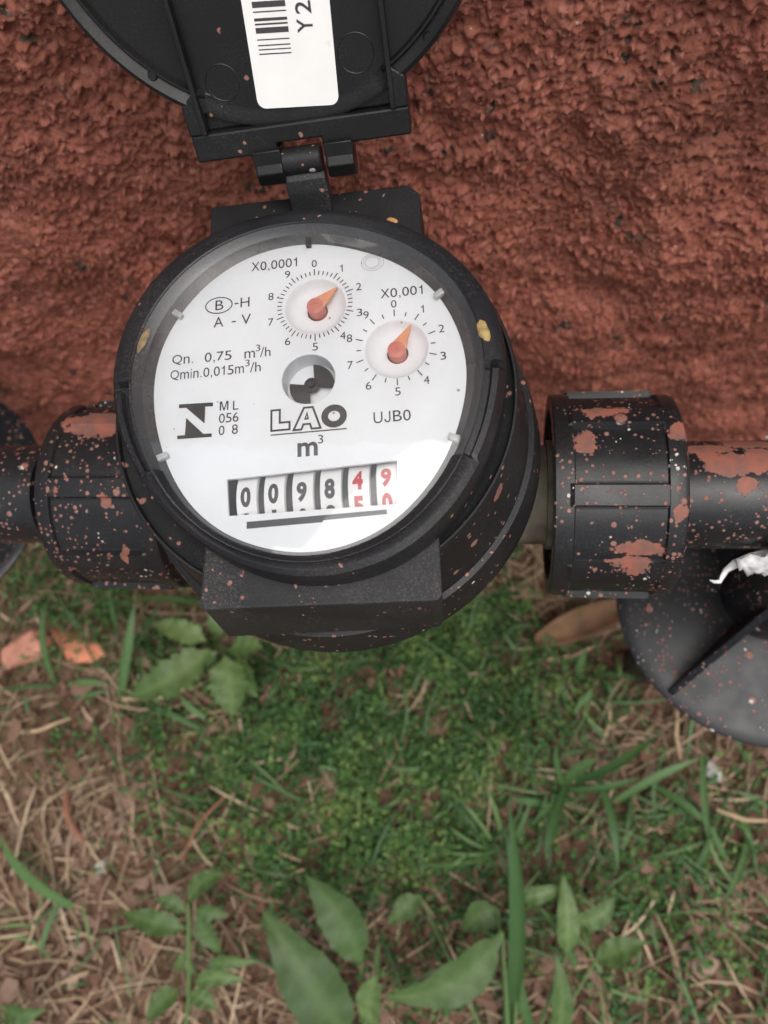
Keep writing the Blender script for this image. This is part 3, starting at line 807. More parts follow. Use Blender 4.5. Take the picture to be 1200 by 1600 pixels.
# ------------------------------------------------------------------ pipework
GX = lambda r, t, z: (z, PY + r * math.cos(t), ZD + PZ + r * math.sin(t))
def nut_prof(sgn, x0, x1, ph):
    def prof(t):
        d = (math.degrees(t) - ph) % 45.0
        d = min(d, 45.0 - d)
        rib = 1 - sst(5.0, 6.2, d)
        L = x1 - x0; rr = 25.2 + 1.9 * rib; cl = 26.5
        xs = [(22.5, 5.0), (22.6, 0.0), (24.5, -0.1), (cl - 0.3, 0.0), (cl, 0.4), (cl, 3.6), (rr if rib > .5 else cl - .1, 4.6), (rr, 5.0), (rr, L - 5.6), (rr - 0.1 * rib, L - 5.0), (26.0, L - 4.6), (26.0, L - 1.6), (25.5, L - 0.6), (24.6, L - 0.1), (20, L), (PR - 0.3, L)]
        return [(r, (x0 + q) if sgn > 0 else (-x0 - q)) for r, q in xs]
    return prof
NR = [((69.5, -22.6, ZD - 52.0), (7.5, 3.6, 2.6)), ((71, -20, ZD - 47.5), (6.5, 2.2, 3.5)), ((58.5, 4, ZD - 38.5), (3.8, 5, 4)), ((64, 13.5, ZD - 43), (8, 4, 4)), ((79.5, -13.2, ZD - 41.5), (2.4, 2.4, 2.4)), ((80, 6, ZD - 41), (3, 3, 3))]
NL = [((-66, 11.5, ZD - 41.5), (12, 5, 4)), ((-62, -11, ZD - 40.5), (2.0, 2.4, 2.4)), ((-74.5, -8, ZD - 40), (2.6, 1.6, 2)), ((-58.5, -22, ZD - 50), (1.4, 3.5, 3.5))]
PP = [((94, 2.5, ZD - 52), (6, 4, 5)), ((89, 5, ZD - 54), (4, 3, 4)), ((100, 9.5, ZD - 56), (9, 3, 4)), ((97, -3.2, ZD - 52), (3.2, 2.6, 3)), ((88, 7, ZD - 54), (9, 2.2, 4)), ((101, 4, ZD - 52), (5, 5, 4))]
def nut(name, sgn, x0, x1, ph, patches, label):
    mt = plastic('black_nut_plastic' if sgn > 0 else 'black_nut_plastic_older', spots=1, patches=[(c, r) for c, r in patches], rough=0.33, dust=0.35, big=0.85, few=1.5, spec=0.32)
    b = MB(); b.lathe(nut_prof(sgn, x0, x1, ph), 360, GX)
    o = b.build(name, mt, None, 28)
    tag(o, label, 'pipe nut', 'ribbed nuts joining meter and pipe')
    return o
nut('coupling_nut', 1, 50.8, 81.5, 108, NR, 'ribbed black coupling nut right of the meter with red paint on its lower rib')
nut('coupling_nut', -1, 49.0, 82.0, 104, NL, 'ribbed black coupling nut left of the meter, half hidden by the bezel')
mp = plastic('black_pipe_plastic', base=(0.009, 0.010, 0.012), rough=0.30, spots=1, patches=PP, dust=0.3, few=1.3, spec=0.34)
z0 = ZD + PZ
def flange(name, cx, cy, cz, ph, riser, label, group):
    mf = M['flange']
    b = MB()
    b.lathe([(13, 3), (30, 2.4), (50, 1.2), (54.0, 0.6), (54.8, 0.0), (54.6, -1.2), (53, -2.2), (14, -2.2)], 120, lambda r, t, z: (r * math.cos(t), r * math.sin(t), z))
    root = empty(name, (cx, cy, cz))
    tag(root, label, 'pipe flange', group)
    b.build('flange_plate', mf, root, 35)
    b = MB(); b.lathe([(17.5, 1), (17.5, 50), (16.6, 52), (13, 52)], 48)
    b.build('flange_collar', mf, root, 35)
    for q in range(4):
        a = R(ph + 90 * q)
        f = lambda r, z, h: (r * math.cos(a) - h * math.sin(a), r * math.sin(a) + h * math.cos(a), z)
        b = MB(); b.prism([(17, 0.5), (52.5, 0.5), (52.5, 2.6), (17, 40)], -1.3, 1.3, f)
        b.build('flange_fin', mf, root, None, 0.5)
    if riser:
        b = MB(); b.tube([(0, 0, -cz - 30), (0, 0, 0)], 13.0, 32)
        b.build('riser_pipe', mf, root, 40)
    else:
        b = MB(); b.tube([(0, 0, 30), (0, WALLY + 30 - cy, 30)], 13.0, 32)
        b.build('wall_stub', mf, root, 40)
M['flange'] = plastic('black_flange_plastic', base=(0.010, 0.0115, 0.0145), rough=0.36, spots=1, dust=0.06, big=0.9, few=1.1, spec=0.3)
flange('pipe_flange', 137.0, -8.0, z0 - 100, 225, True, 'round black finned pipe flange below the pipe with white tape', 'finned flanges on the risers')
flange('pipe_flange', -217.0, 28.0, z0 - 100, 20, False, 'round black finned pipe flange behind the pipe left of the meter', 'finned flanges on the risers')
def bend(p0, p1, p2, n=10):
    return [tuple(Vector(p0) * (1 - t) ** 2 + Vector(p1) * 2 * t * (1 - t) + Vector(p2) * t * t) for t in [i / n for i in range(n + 1)]]
b = MB(); b.tube([(82, PY, z0)] + bend((112, PY, z0), (137, PY, z0), (137, -8, z0 - 26)) + [(137, -8, z0 - 60)], PR, 48)
tag(b.build('inlet_pipe', mp, None, 40), 'black pipe right of the meter with red paint smears and white tape', 'pipe')
b = MB(); b.tube([(-90, PY, z0), (-150, PY, z0)] + bend((-190, PY, z0), (-217, PY, z0), (-217, 28, z0 - 28)) + [(-217, 28, z0 - 60)], PR + 0.5, 48)
tag(b.build('outlet_pipe', mp, None, 40), 'black pipe left of the meter running out of the picture', 'pipe')

# torn white thread tape wound on the right pipe
rt = random.Random(12)
V = []; F = []; n, mrows = 120, 22
def bell(t, c, w):
    d = (math.degrees(t) - c + 180) % 360 - 180
    return math.exp(-(d / w) ** 2)
for i in range(n):
    t = 2 * math.pi * i / n
    heap = bell(t, 186, 32)
    edge = 111.5 - 13 * heap - 6.0 * bell(t, 35, 22) + 1.2 * math.sin(9 * t) + 0.8 * math.sin(17 * t + 1) + rt.uniform(-0.5, 0.5)
    for j in range(mrows):
        x_ = edge + (124 - edge) * (j / (mrows - 1)) ** 1.3
        cr = math.sin(11 * t + x_ * 0.8) * math.sin(x_ * 1.7 + 5 * t) + 0.7 * math.sin(23 * t - x_ * 1.3) * math.sin(x_ * 2.9)
        r = PR + 0.9 + 0.6 * rt.random() + (0.45 + 1.0 * heap) * (cr + 1) + 3.4 * heap * min(1, j / 4)
        V.append((x_, PY + r * math.cos(t), z0 + r * math.sin(t)))
F = [(i * mrows + j, ((i + 1) % n) * mrows + j, ((i + 1) % n) * mrows + j + 1, i * mrows + j + 1) for i in range(n) for j in range(mrows - 1)]
tape = mesh('thread_tape', V, F, M['tape'], None, True)
tag(tape, 'crumpled white thread tape wound round the pipe right of the meter', 'tape')
md = tape.modifiers.new('thick', 'SOLIDIFY'); md.thickness = 0.0004
def ribbon(pts, ws, name, mat, parent=None, tint=None):
    V = []; F = []; P = [Vector(p) for p in pts]
    for i, p in enumerate(P):
        d = (P[min(i + 1, len(P) - 1)] - P[max(i - 1, 0)]).normalized()
        s_ = d.cross(Vector((0.2, -0.5, 0.8))).normalized()
        u_ = s_.cross(d).normalized()
        V += [tuple(p - s_ * ws[i]), tuple(p + u_ * ws[i] * 0.35), tuple(p + s_ * ws[i])]
        if i: F += [(3 * i - 3, 3 * i - 2, 3 * i + 1, 3 * i), (3 * i - 2, 3 * i - 1, 3 * i + 2, 3 * i + 1)]
    o = mesh(name, V, F, mat, parent, True, attr=None if tint is None else [tint] * len(V))
    md = o.modifiers.new('thick', 'SOLIDIFY'); md.thickness = 0.0003
    return o
ribbon([(108, -16.5, z0 - 3), (102, -17.6, z0 - 4.5), (98.5, -18.2, z0 - 5.5), (96.6, -19.6, z0 - 7), (95.8, -21.2, z0 - 8), (95.2, -22.4, z0 - 8), (93.6, -22.6, z0 - 7.4), (92.4, -22.2, z0 - 7.2)],
       [2.6, 2.2, 1.3, 0.9, 0.7, 0.6, 0.45, 0.15], 'tape_tail', M['tape'], tape)

# ------------------------------------------------------------------ dry scraps lying on the meter
def scrap(name, cx, cy, z, L_, w, a, mat, label):
    b = MB(); n = 14; V = []
    top = []; k = random.Random(int(cx * 10))
    ring = [(math.cos(6.283 * i / n) * L_ * (0.9 + 0.2 * k.random()), math.sin(6.283 * i / n) * w * (0.85 + 0.3 * k.random())) for i in range(n)]
    rot_ = lambda p: (p[0] * math.cos(a) - p[1] * math.sin(a), p[0] * math.sin(a) + p[1] * math.cos(a))
    b.prism([rot_(p) for p in ring], 0, 0.35, top=[rot_((p[0] * 0.75, p[1] * 0.7)) for p in ring])
    o = b.build(name, mat, None, 40)
    c, s = math.cos(R(4.8)), math.sin(R(4.8))
    o.location = Vector((cx * c - cy * s, cx * s + cy * c, ZD + z)) * S
    return tag(o, label, 'dry scrap')
scrap('dry_petal', 35.6, 6.8, 2.85, 2.6, 1.1, R(108), M['petal'], 'yellow dry petal lying on the right of the black bezel')
scrap('dry_petal', -33.3, 13.0, 2.3, 3.0, 0.9, R(70), M['petal_brown'], 'brown dry petal stuck inside the left of the bezel')
scrap('dry_petal', 18.9, 36.2, 0.15, 1.3, 0.6, R(-20), M['petal_orange'], 'tiny orange dry petal at the top edge of the bezel')

# positions of the plants, blades and stalks, in mm from the foot of the meter's axis
PLANTS = {
  'W1': ((-173.7, -2.0), [((-166.5, -5.1, 45), (-204.7, 6.1, 48), 19.0), ((-163.6, -11.4, 42), (-222.2, -45.5, 40), 30.6), ((-151.4, -15.4, 42), (-145.1, -56.1, 34), 32.1), ((-142.8, -14.9, 40), (-127.4, -42.5, 36), 19.6), ((-154.0, -0.4, 46), (-161.8, 13.2, 58), 10.7), ((-148.9, -10.7, 40), (-126.4, -8.4, 38), 20.7), ((-159.5, -12.3, 40), (-178.2, -22.2, 34), 13.6)]),
  'W2': ((-170.3, -269.0), [((-155.0, -170.9, 55), (-130.7, -151.7, 62), 15.2), ((-157.5, -177.1, 52), (-179.1, -171.3, 56), 10.5), ((-159.8, -188.5, 45), (-202.7, -181.1, 48), 17.1), ((-152.9, -176.4, 48), (-131.4, -177.8, 46), 12.1), ((-152.2, -177.8, 46), (-134.2, -202.8, 40), 14.6), ((-144.4, -209.0, 40), (-110.4, -204.3, 42), 10.0), ((-153.1, -220.7, 36), (-119.6, -216.7, 38), 12.1), ((-161.6, -203.3, 36), (-169.7, -217.1, 30), 7.4), ((-163.0, -226.4, 34), (-181.2, -245.2, 38), 16.9), ((-157.8, -229.2, 30), (-138.3, -236.0, 30), 13.0), ((-159.0, -206.8, 36), (-155.7, -218.9, 30), 6.5)]),
  'W3': ((-44.2, -243.1), [((-42.1, -194.8, 50), (-77.6, -148.1, 62), 29.5), ((-48.4, -239.7, 40), (-103.0, -169.4, 60), 38.0), ((-31.4, -198.1, 58), (-32.3, -234.0, 40), 17.5), ((-30.6, -198.7, 58), (-29.6, -178.7, 66), 4.5), ((-45.7, -234.2, 30), (-68.8, -249.9, 30), 19.6)]),
  'W4': ((47.7, -269.5), [((41.3, -172.2, 50), (-26.5, -210.9, 56), 28.0), ((-11.2, -161.3, 20), (-31.0, -179.5, 22), 16.5), ((38.7, -163.3, 30), (16.7, -178.6, 30), 20.7), ((51.7, -155.6, 42), (79.5, -147.3, 40), 11.7), ((79.4, -184.4, 36), (77.8, -139.3, 44), 16.2), ((71.3, -228.9, 40), (71.5, -178.5, 64), 15.5), ((85.3, -166.2, 38), (108.1, -150.2, 40), 15.4), ((96.2, -186.5, 36), (125.5, -173.1, 40), 16.7)]),
  'W5': ((-305.8, -258.5), [((-281.4, -244.8, 30), (-252.9, -244.6, 30), 15.0), ((-281.7, -249.8, 28), (-260.3, -259.6, 28), 14.2)]),
}
TUFTS = {
  'T1': ((82.2, -92.5), [((88.1, -89.1, 6), (138.2, -55.4, 34), 5.9), ((104.3, -82.5, 8), (113.0, -138.7, 22), 5.0), ((85.2, -87.6, 6), (70.3, -132.0, 26), 5.8), ((81.0, -89.5, 6), (103.3, -71.2, 26), 6.8), ((74.8, -103.9, 6), (45.6, -100.2, 14), 5.1), ((66.4, -70.0, 6), (47.3, -57.1, 14), 4.4), ((84.2, -95.4, 6), (59.8, -115.3, 22), 3.8), ((81.8, -91.4, 6), (75.5, -62.9, 30), 3.8), ((85.9, -93.2, 6), (130.2, -82.4, 16), 4.2)]),
  'T2': ((173.9, -69.1), [((115.6, -98.0, 6), (169.2, -67.7, 20), 5.0), ((169.2, -67.7, 20), (172.1, -123.0, 10), 4.1), ((139.8, -87.5, 8), (171.5, -110.3, 16), 5.0), ((171.5, -110.3, 16), (183.2, -131.6, 8), 4.5), ((172.2, -120.1, 12), (159.9, -139.0, 6), 4.1)]),
  'T3': ((-241.0, -47.2), [((-243.3, -46.2, 6), (-226.0, 22.7, 40), 6.6), ((-294.9, -41.6, 6), (-299.0, 19.0, 36), 5.8), ((-248.5, 3.5, 16), (-251.9, 27.8, 30), 4.8), ((-287.2, -37.1, 8), (-251.6, -36.0, 10), 4.8), ((-283.0, -46.8, 6), (-252.1, -39.2, 8), 3.9), ((-229.6, 25.4, 30), (-177.7, 22.7, 24), 4.3)]),
  'T4': ((-185.9, -61.2), [((-173.7, -56.9, 10), (-193.8, -40.8, 16), 4.7), ((-176.9, -65.1, 8), (-216.5, -51.0, 12), 4.7), ((-167.1, -69.6, 8), (-148.8, -99.2, 10), 3.7)]),
  'T5': ((45.8, -134.1), [((43.3, -243.9, 6), (44.7, -96.2, 78), 9.3), ((64.0, -245.5, 6), (45.5, -166.6, 44), 6.6), ((87.5, -198.6, 6), (63.5, -159.4, 36), 5.2), ((35.2, -134.1, 6), (6.1, -118.4, 22), 2.5), ((37.3, -132.0, 6), (14.4, -101.9, 26), 2.5), ((43.6, -129.6, 6), (22.9, -137.2, 18), 2.5), ((41.5, -129.7, 6), (30.9, -93.1, 26), 2.5), ((39.4, -133.8, 6), (1.8, -135.2, 14), 2.5), ((43.6, -133.5, 6), (59.9, -99.7, 22), 2.9), ((35.2, -138.0, 6), (-19.2, -144.3, 14), 2.5)]),
  'T6': ((92.0, -22.1), [((91.4, -22.5, 6), (97.7, 0.4, 26), 4.8), ((87.9, -42.5, 6), (101.1, -26.9, 18), 4.8), ((104.7, -17.0, 8), (136.7, -20.9, 12), 3.5), ((85.0, -39.2, 6), (78.2, -20.6, 14), 3.5)]),
  'T7': ((199.7, -109.0), [((207.1, -100.8, 10), (195.4, -95.9, 12), 3.7), ((193.0, -106.0, 12), (200.9, -130.8, 8), 3.7), ((212.0, -96.8, 8), (189.7, -87.6, 14), 3.3), ((199.4, -108.3, 8), (176.1, -156.7, 16), 3.6)]),
  'T8': ((-287.6, -176.5), [((-254.4, -187.3, 10), (-311.8, -139.5, 26), 9.0), ((-263.4, -182.1, 6), (-271.8, -221.5, 12), 3.6)]),
}
BLOBS = [(-43.4, -32.8, 69.5, 1), (2.3, -3.9, 51.1, 1), (-89.1, -57.1, 55.6, 1), (-115.9, -21.6, 42.8, 0.8), (-18.3, -84.4, 58.3, 0.9), (-57.1, -124.3, 48.8, 0.7), (-134.0, -90.2, 41.5, 0.6), (30.2, -47.7, 45.1, 0.9), (61.6, -11.1, 31.9, 0.7), (-219.1, -0.8, 39.4, 0.35), (-165.5, -109.3, 36.8, 0.5), (94.5, -25.5, 20.2, 0.5), (-277.3, 32.9, 40.6, 0.5), (5.2, -136.7, 47.6, 0.45), (-105.8, -143.7, 35.6, 0.5), (-204.6, -71.2, 28.4, 0.3), (117.8, -39.7, 13.3, 0.3), (-275.4, -74.4, 24.1, 0.15), (6.6, -202.1, 45.9, 0.25), (121.5, -156.1, 53.9, 0.42), (167.6, -114.8, 33.5, 0.3), (65.1, -100.8, 39.1, 0.5), (68.3, -178.7, 33.2, 0.4), (-327.6, 37.1, 30.9, 0.4), (197.6, -179.8, 35.9, 0.2)]
STALKS = {'S1': ((-238.3, -46.2, 9), (-177.0, -31.9, 9), 3.8), 'S2': ((-272.0, -114.5, 9), (-252.3, -146.0, 9), 6.0), 'S3': ((-151.8, -109.3, 9), (-178.1, -153.4, 9), 2.7), 'S4': ((157.4, -39.3, 9), (157.6, -70.5, 9), 3.0), 'S5': ((107.4, -62.3, 9), (113.4, -34.4, 9), 2.6), 'S6': ((-322.1, -74.2, 9), (-277.7, -61.7, 9), 3.8), 'S7': ((72.7, -7.2, 9), (106.1, 3.6, 9), 4.0), 'S8': ((178.3, -99.8, 9), (211.0, -104.5, 9), 3.7), 'S9': ((-120.0, -134.6, 9), (-94.0, -147.9, 9), 3.1), 'S10': ((-118.0, -156.7, 9), (-89.2, -152.4, 9), 3.1)}

# ------------------------------------------------------------------ plants and litter on the ground
def gh(x, y): return float(ground_h(np.array([x]), np.array([y]))[0])
rg = np.random.RandomState(5)

def leaf_mesh(base, tip, width, tint, parent, mat, serr=0.12, arch=0.12, fold=0.22, seed=0, sharp=0.75):
    r = random.Random(seed)
    A = Vector(base); Bv = Vector(tip); d = Bv - A; L_ = d.length
    side = d.cross(Vector((0, 0, 1))).normalized()
    roll = r.uniform(-0.35, 0.35); upv = side.cross(d).normalized()
    side = (side * math.cos(roll) + upv * math.sin(roll)).normalized(); upv = side.cross(d).normalized()
    n = 33; V = []; F = []; T = []
    bendx = r.uniform(-0.14, 0.14) * L_
    bite = r.uniform(0.3, 0.85); bside = r.choice((-1, 1)); hasbite = r.random() < 0.4
    QS = (-1, -0.72, -0.4, 0, 0.4, 0.72, 1)
    for i in range(n):
        t = i / (n - 1)
        w = math.sin(math.pi * min(1, t ** sharp * 0.985 + 0.015)) ** 0.85 * width / 2
        if t < 0.10: w = max(w * 0.6, width * 0.04)
        if serr and 0.15 < t < 0.97: w *= 1 + serr * ((i % 4) / 1.5 - 1)
        w *= 1 + 0.05 * math.sin(9 * t + seed)
        c = A + d * t + upv * (arch * L_ * 4 * t * (1 - t)) + side * (bendx * 4 * t * (1 - t)) - upv * (0.3 * arch * L_ * t * t)
        for q in QS:
            wq = q * w
            if hasbite and q * bside > 0.9 and abs(t - bite) < 0.06: wq *= 0.8
            lift = abs(q) ** 1.3 * fold * w + (0.10 * w * math.sin(7 * t * math.pi + 2 * q + seed) * abs(q))
            tc = c - d * (0.10 * abs(q) ** 1.2 * w / max(width, 1) * 0)
            V.append(tuple(tc + side * wq + upv * lift))
            ph = (i + 5 * abs(q)) % 5
            vein = 0.26 if q == 0 else (0.13 if ph < 1.2 else 0.0)
            T.append(min(1, max(0, tint + vein - 0.06 * abs(q) + 0.10 * math.sin(3.1 * t + seed) + r.uniform(-0.05, 0.05))))
        if i:
            m_ = len(QS)
            for q in range(m_ - 1): F.append((m_ * (i - 1) + q, m_ * (i - 1) + q + 1, m_ * i + q + 1, m_ * i + q))
    o = mesh('leaf', V, F, mat, parent, True, attr=T)
    return o

PLABEL = {
 'W1': ('toothed green weed with broad leaves under the left corner of the meter', 'weed'),
 'W2': ('upright weed with narrow leaves up its stem, at lower left', 'weed'),
 'W3': ('weed with two large dark pointed leaves at the bottom centre', 'weed'),
 'W4': ('weed with one long pale curved leaf beside the tall grass blades', 'weed'),
 'W5': ('small dark weed at the lower left corner', 'weed')}
def rel(p, o): return (p[0] - o[0], p[1] - o[1], p[2])
for key, (b0, leaves) in PLANTS.items():
    g0 = gh(*b0)
    root = empty('broadleaf_weed', (b0[0], b0[1], g0))
    tag(root, PLABEL[key][0], PLABEL[key][1], 'broad-leaved weeds by the wall')
    bases = sorted([rel(l[0], b0) for l in leaves], key=lambda p: p[2])
    for q, (b1, t1, w) in enumerate(leaves):
        tn = {'W1': 0.62, 'W2': 0.42, 'W3': 0.25, 'W4': 0.45, 'W5': 0.3}[key] + random.uniform(-0.12, 0.12)
        if key == 'W1' and q == 0: tn = 0.85
        if key == 'W3' and q == 2: tn = 0.75
        leaf_mesh(rel(b1, b0), rel(t1, b0), w * 0.88, tn, root, M['leaf'], serr={'W1': 0.13, 'W2': 0.05, 'W3': 0.03, 'W4': 0.03, 'W5': 0.03}[key], seed=q * 7 + len(key) + ord(key[1]), arch=0.10)
    pts = [(0, 0, -4)] + [tuple(p) for p in bases if p[2] > 5]
    if key == 'W2':
        pts = [(0, 0, -4), (9, 35, 20), (11, 60, 34), (13, 85, 46), (15, 98, 56)]
        b = MB(); b.tube(pts, [1.5, 1.5, 1.4, 1.2, 0.9], 8)
    else:
        b = MB(); c_ = Vector((sum(p[0] for p in bases) / len(bases), sum(p[1] for p in bases) / len(bases), 0))
        for p in bases:
            b.tube([(0, 0, -4), tuple(Vector((p[0] * 0.25, p[1] * 0.25, p[2] * 0.6))), tuple(p)], [1.3, 1.1, 0.7], 7)
    o = b.build('stem', M['stem'], root, True)
    at = o.data.attributes.new('tint', 'FLOAT', 'POINT'); at.data.foreach_set('value', np.full(len(o.data.vertices), 0.5, dtype=np.float32))

TLABEL = {
 'T1': 'green grass tuft spreading blades below the right coupling nut',
 'T2': 'crossed long grass blades on the bare soil under the right flange',
 'T3': 'upright grass blades beside the orange brick pieces',
 'T4': 'short grass blades under the toothed weed left of the meter',
 'T5': 'tall grass clump with thick upright blades at the bottom right of centre',
 'T6': 'short pale grass blades between the dead leaf and the right flange',
 'T7': 'thin grass blades on the soil at the right edge',
 'T8': 'single broad dark grass blade at the left edge'}
def blade(b1, t1, w, tint, parent, seed):
    r = random.Random(seed)
    A = Vector(b1); Bv = Vector(t1); d = Bv - A; L_ = d.length
    n = 9; P = []; W = []
    sd = d.cross(Vector((0, 0, 1))).normalized()
    for i in range(n):
        t = i / (n - 1)
        P.append(A + d * t + Vector((0, 0, 1)) * (L_ * 0.10 * 4 * t * (1 - t)) + sd * (r.uniform(-0.06, 0.06) * L_ * 4 * t * (1 - t) if 0 else 0.04 * L_ * math.sin(math.pi * t) * (1 if seed % 2 else -1)))
        W.append(w / 2 * (0.75 + 0.35 * math.sin(math.pi * t)) * (1 if t < 0.6 else max(0.06, 1 - ((t - 0.6) / 0.4) ** 1.6)))
    V = []; F = []; T = []
    for i, p in enumerate(P):
        dd = (P[min(i + 1, n - 1)] - P[max(i - 1, 0)]).normalized()
        s_ = dd.cross(Vector((0, 0, 1)))
        s_ = s_.normalized() if s_.length > 0.05 else Vector((1, 0, 0))
        ph = 0.5 * math.sin(seed * 1.7) ; u_ = s_.cross(dd).normalized()
        s2 = (s_ * math.cos(ph) + u_ * math.sin(ph)); u2 = s2.cross(dd).normalized()
        V += [tuple(p - s2 * W[i] + u2 * W[i] * 0.3), tuple(p), tuple(p + s2 * W[i] + u2 * W[i] * 0.3)]
        T += [tint, min(1, tint + 0.2), tint]
        if i: F += [(3 * i - 3, 3 * i - 2, 3 * i + 1, 3 * i), (3 * i - 2, 3 * i - 1, 3 * i + 2, 3 * i + 1)]
    return mesh('blade', V, F, M['blade'], parent, True, attr=T)
for key, (b0, bl) in TUFTS.items():
    root = empty('grass_tuft', (b0[0], b0[1], gh(*b0)))
    tag(root, TLABEL[key], 'grass tuft', 'grass tufts by the wall')
    for q, (b1, t1, w) in enumerate(bl):
        blade(rel(b1, b0), rel(t1, b0), w, random.uniform(0.25, 0.6) if w > 2.6 else random.uniform(0.3, 0.9), root, q + ord(key[1]))

# ---- creeping weed that covers the ground (one mass)
def density(x, y):
    d = np.zeros_like(x)
    for bx, by, r, k in BLOBS: d = np.maximum(d, k * np.exp(-((x - bx) ** 2 + (y - by) ** 2) / (r * r) * 0.9))
    return d
def area(n): return rg.uniform(-420, 300, n), rg.uniform(-330, 104, n)
def off_riser(x, y): return (np.hypot(x - 137, y + 8) > 15) & (np.hypot(x + 217, y - 28) > 15)
def leaves_mass(n, size, hmax, name, mat, keep):
    x, y = area(n); k = keep(x, y) & off_riser(x, y); x, y = x[k], y[k]
    g = ground_h(x, y); N_ = len(x)
    h = g + rg.uniform(0.1, 1, N_) ** 0.8 * hmax * (0.4 + 0.9 * (fbm(x, y, 30, 2, 77) + 0.5))
    a = rg.uniform(0, 6.283, N_); tl = rg.uniform(-0.7, 0.7, N_); t2 = rg.uniform(-0.7, 0.7, N_)
    L_ = size * rg.uniform(0.55, 1.3, N_); w = L_ * rg.uniform(0.55, 0.8, N_)
    d = np.stack([np.cos(a) * np.cos(tl), np.sin(a) * np.cos(tl), np.sin(tl)], 1)
    s_ = np.stack([-np.sin(a) * np.cos(t2), np.cos(a) * np.cos(t2), np.sin(t2)], 1)
    up = np.cross(d, s_)
    P = np.stack([x, y, h], 1)
    q = lambda t, v, u: P + d * (L_ * t)[:, None] + s_ * (w * v)[:, None] + up * (w * u)[:, None]
    one = np.ones(N_)
    Vs = np.stack([q(-0.5 * one, 0 * one, 0 * one), q(-0.1 * one, 0.45 * one, 0.12 * one), q(0.35 * one, 0.33 * one, 0.1 * one), q(0.55 * one, 0 * one, -0.05 * one), q(0.35 * one, -0.33 * one, 0.1 * one), q(-0.1 * one, -0.45 * one, 0.12 * one)], 1).reshape(-1, 3)
    i = np.arange(N_)[:, None] * 6
    F = np.concatenate([i + np.array([[0, 1, 2, 3]])[0], i + np.array([[0, 3, 4, 5]])[0]], 0)
    T = np.repeat(np.clip(rg.normal(0.40, 0.24, N_) + 0.6 * fbm(x, y, 22, 2, 91), 0, 1), 6)
    return mesh(name, Vs, F, mat, None, None, attr=T)
o = leaves_mass(135000, 4.4, 17, 'creeping_ground_cover', M['clover'], lambda x, y: rg.rand(len(x)) < np.clip(density(x, y) * (0.45 + 1.6 * (fbm(x, y, 26, 3, 70) + 0.35)), 0, 1) * 0.95)
tag(o, 'tiny-leaved green creeping weed covering the ground below the meter', 'ground cover', None, 'stuff')

# ---- straw, leaf chips, crumbs
def strands(n, name, mat, keep, l0, l1, w0, w1, lift, tm=0.5, ts=0.25):
    x, y = area(n); k = keep(x, y) & off_riser(x, y); x, y = x[k], y[k]; N_ = len(x)
    a = rg.uniform(0, 6.283, N_); L_ = l0 + (l1 - l0) * rg.rand(N_) ** 2; w = rg.uniform(w0, w1, N_); cv = rg.normal(0, 0.22, N_)
    tint = np.clip(rg.normal(tm, ts, N_), 0, 1)
    lf = rg.uniform(0.5, lift, N_); sl = rg.normal(0, 0.10, N_)
    Vs = []; ns = 5
    for i in range(ns):
        t = i / (ns - 1) - 0.5
        px = x + np.cos(a) * L_ * t - np.sin(a) * L_ * cv * (0.25 - t * t); py = y + np.sin(a) * L_ * t + np.cos(a) * L_ * cv * (0.25 - t * t)
        py = np.minimum(py, 103)
        pz = ground_h(px, py) * 0.6 + ground_h(x, y) * 0.4 + lf + sl * L_ * t + 1.5 * (1 - 4 * t * t)
        ww = w * (0.55 if i in (0, ns - 1) else 1)
        for sgn, zz in ((-1, 0), (0, 0.5), (1, 0)):
            Vs.append(np.stack([px - np.sin(a) * ww * sgn, py + np.cos(a) * ww * sgn, pz + zz * ww], 1))
    V = np.stack(Vs, 1).reshape(-1, 3)
    b_ = np.arange(N_)[:, None] * (3 * ns); F = []
    for i in range(ns - 1):
        for q in (0, 1): F.append(b_ + np.array([3 * i + q, 3 * i + q + 1, 3 * i + q + 4, 3 * i + q + 3]))
    return mesh(name, V, np.concatenate(F, 0), mat, None, True, attr=np.repeat(tint, 3 * ns))
o = strands(6200, 'straw_litter', M['straw'], lambda x, y: rg.rand(len(x)) < (0.95 - 0.62 * density(x, y)) * (0.72 + 0.28 * np.exp(-((x + 270) ** 2 + (y + 130) ** 2) / 130.0 ** 2)) * np.clip(0.55 + 1.5 * (fbm(x, y, 70, 2, 33) + 0.25), 0.1, 1), 12, 75, 0.25, 0.95, 8)
tag(o, 'thin dry straw and stalks strewn over the soil', 'straw', None, 'stuff')
o = strands(2600, 'fine_grass', M['blade'], lambda x, y: rg.rand(len(x)) < np.clip(0.12 + 0.45 * density(x, y) + 0.45 * np.exp(-((x - 90) ** 2 + (y + 130) ** 2) / 95.0 ** 2), 0, 1), 14, 55, 0.35, 1.35, 16, 0.42, 0.28)
tag(o, 'fine scattered green grass blades among the ground cover', 'grass', None, 'stuff')

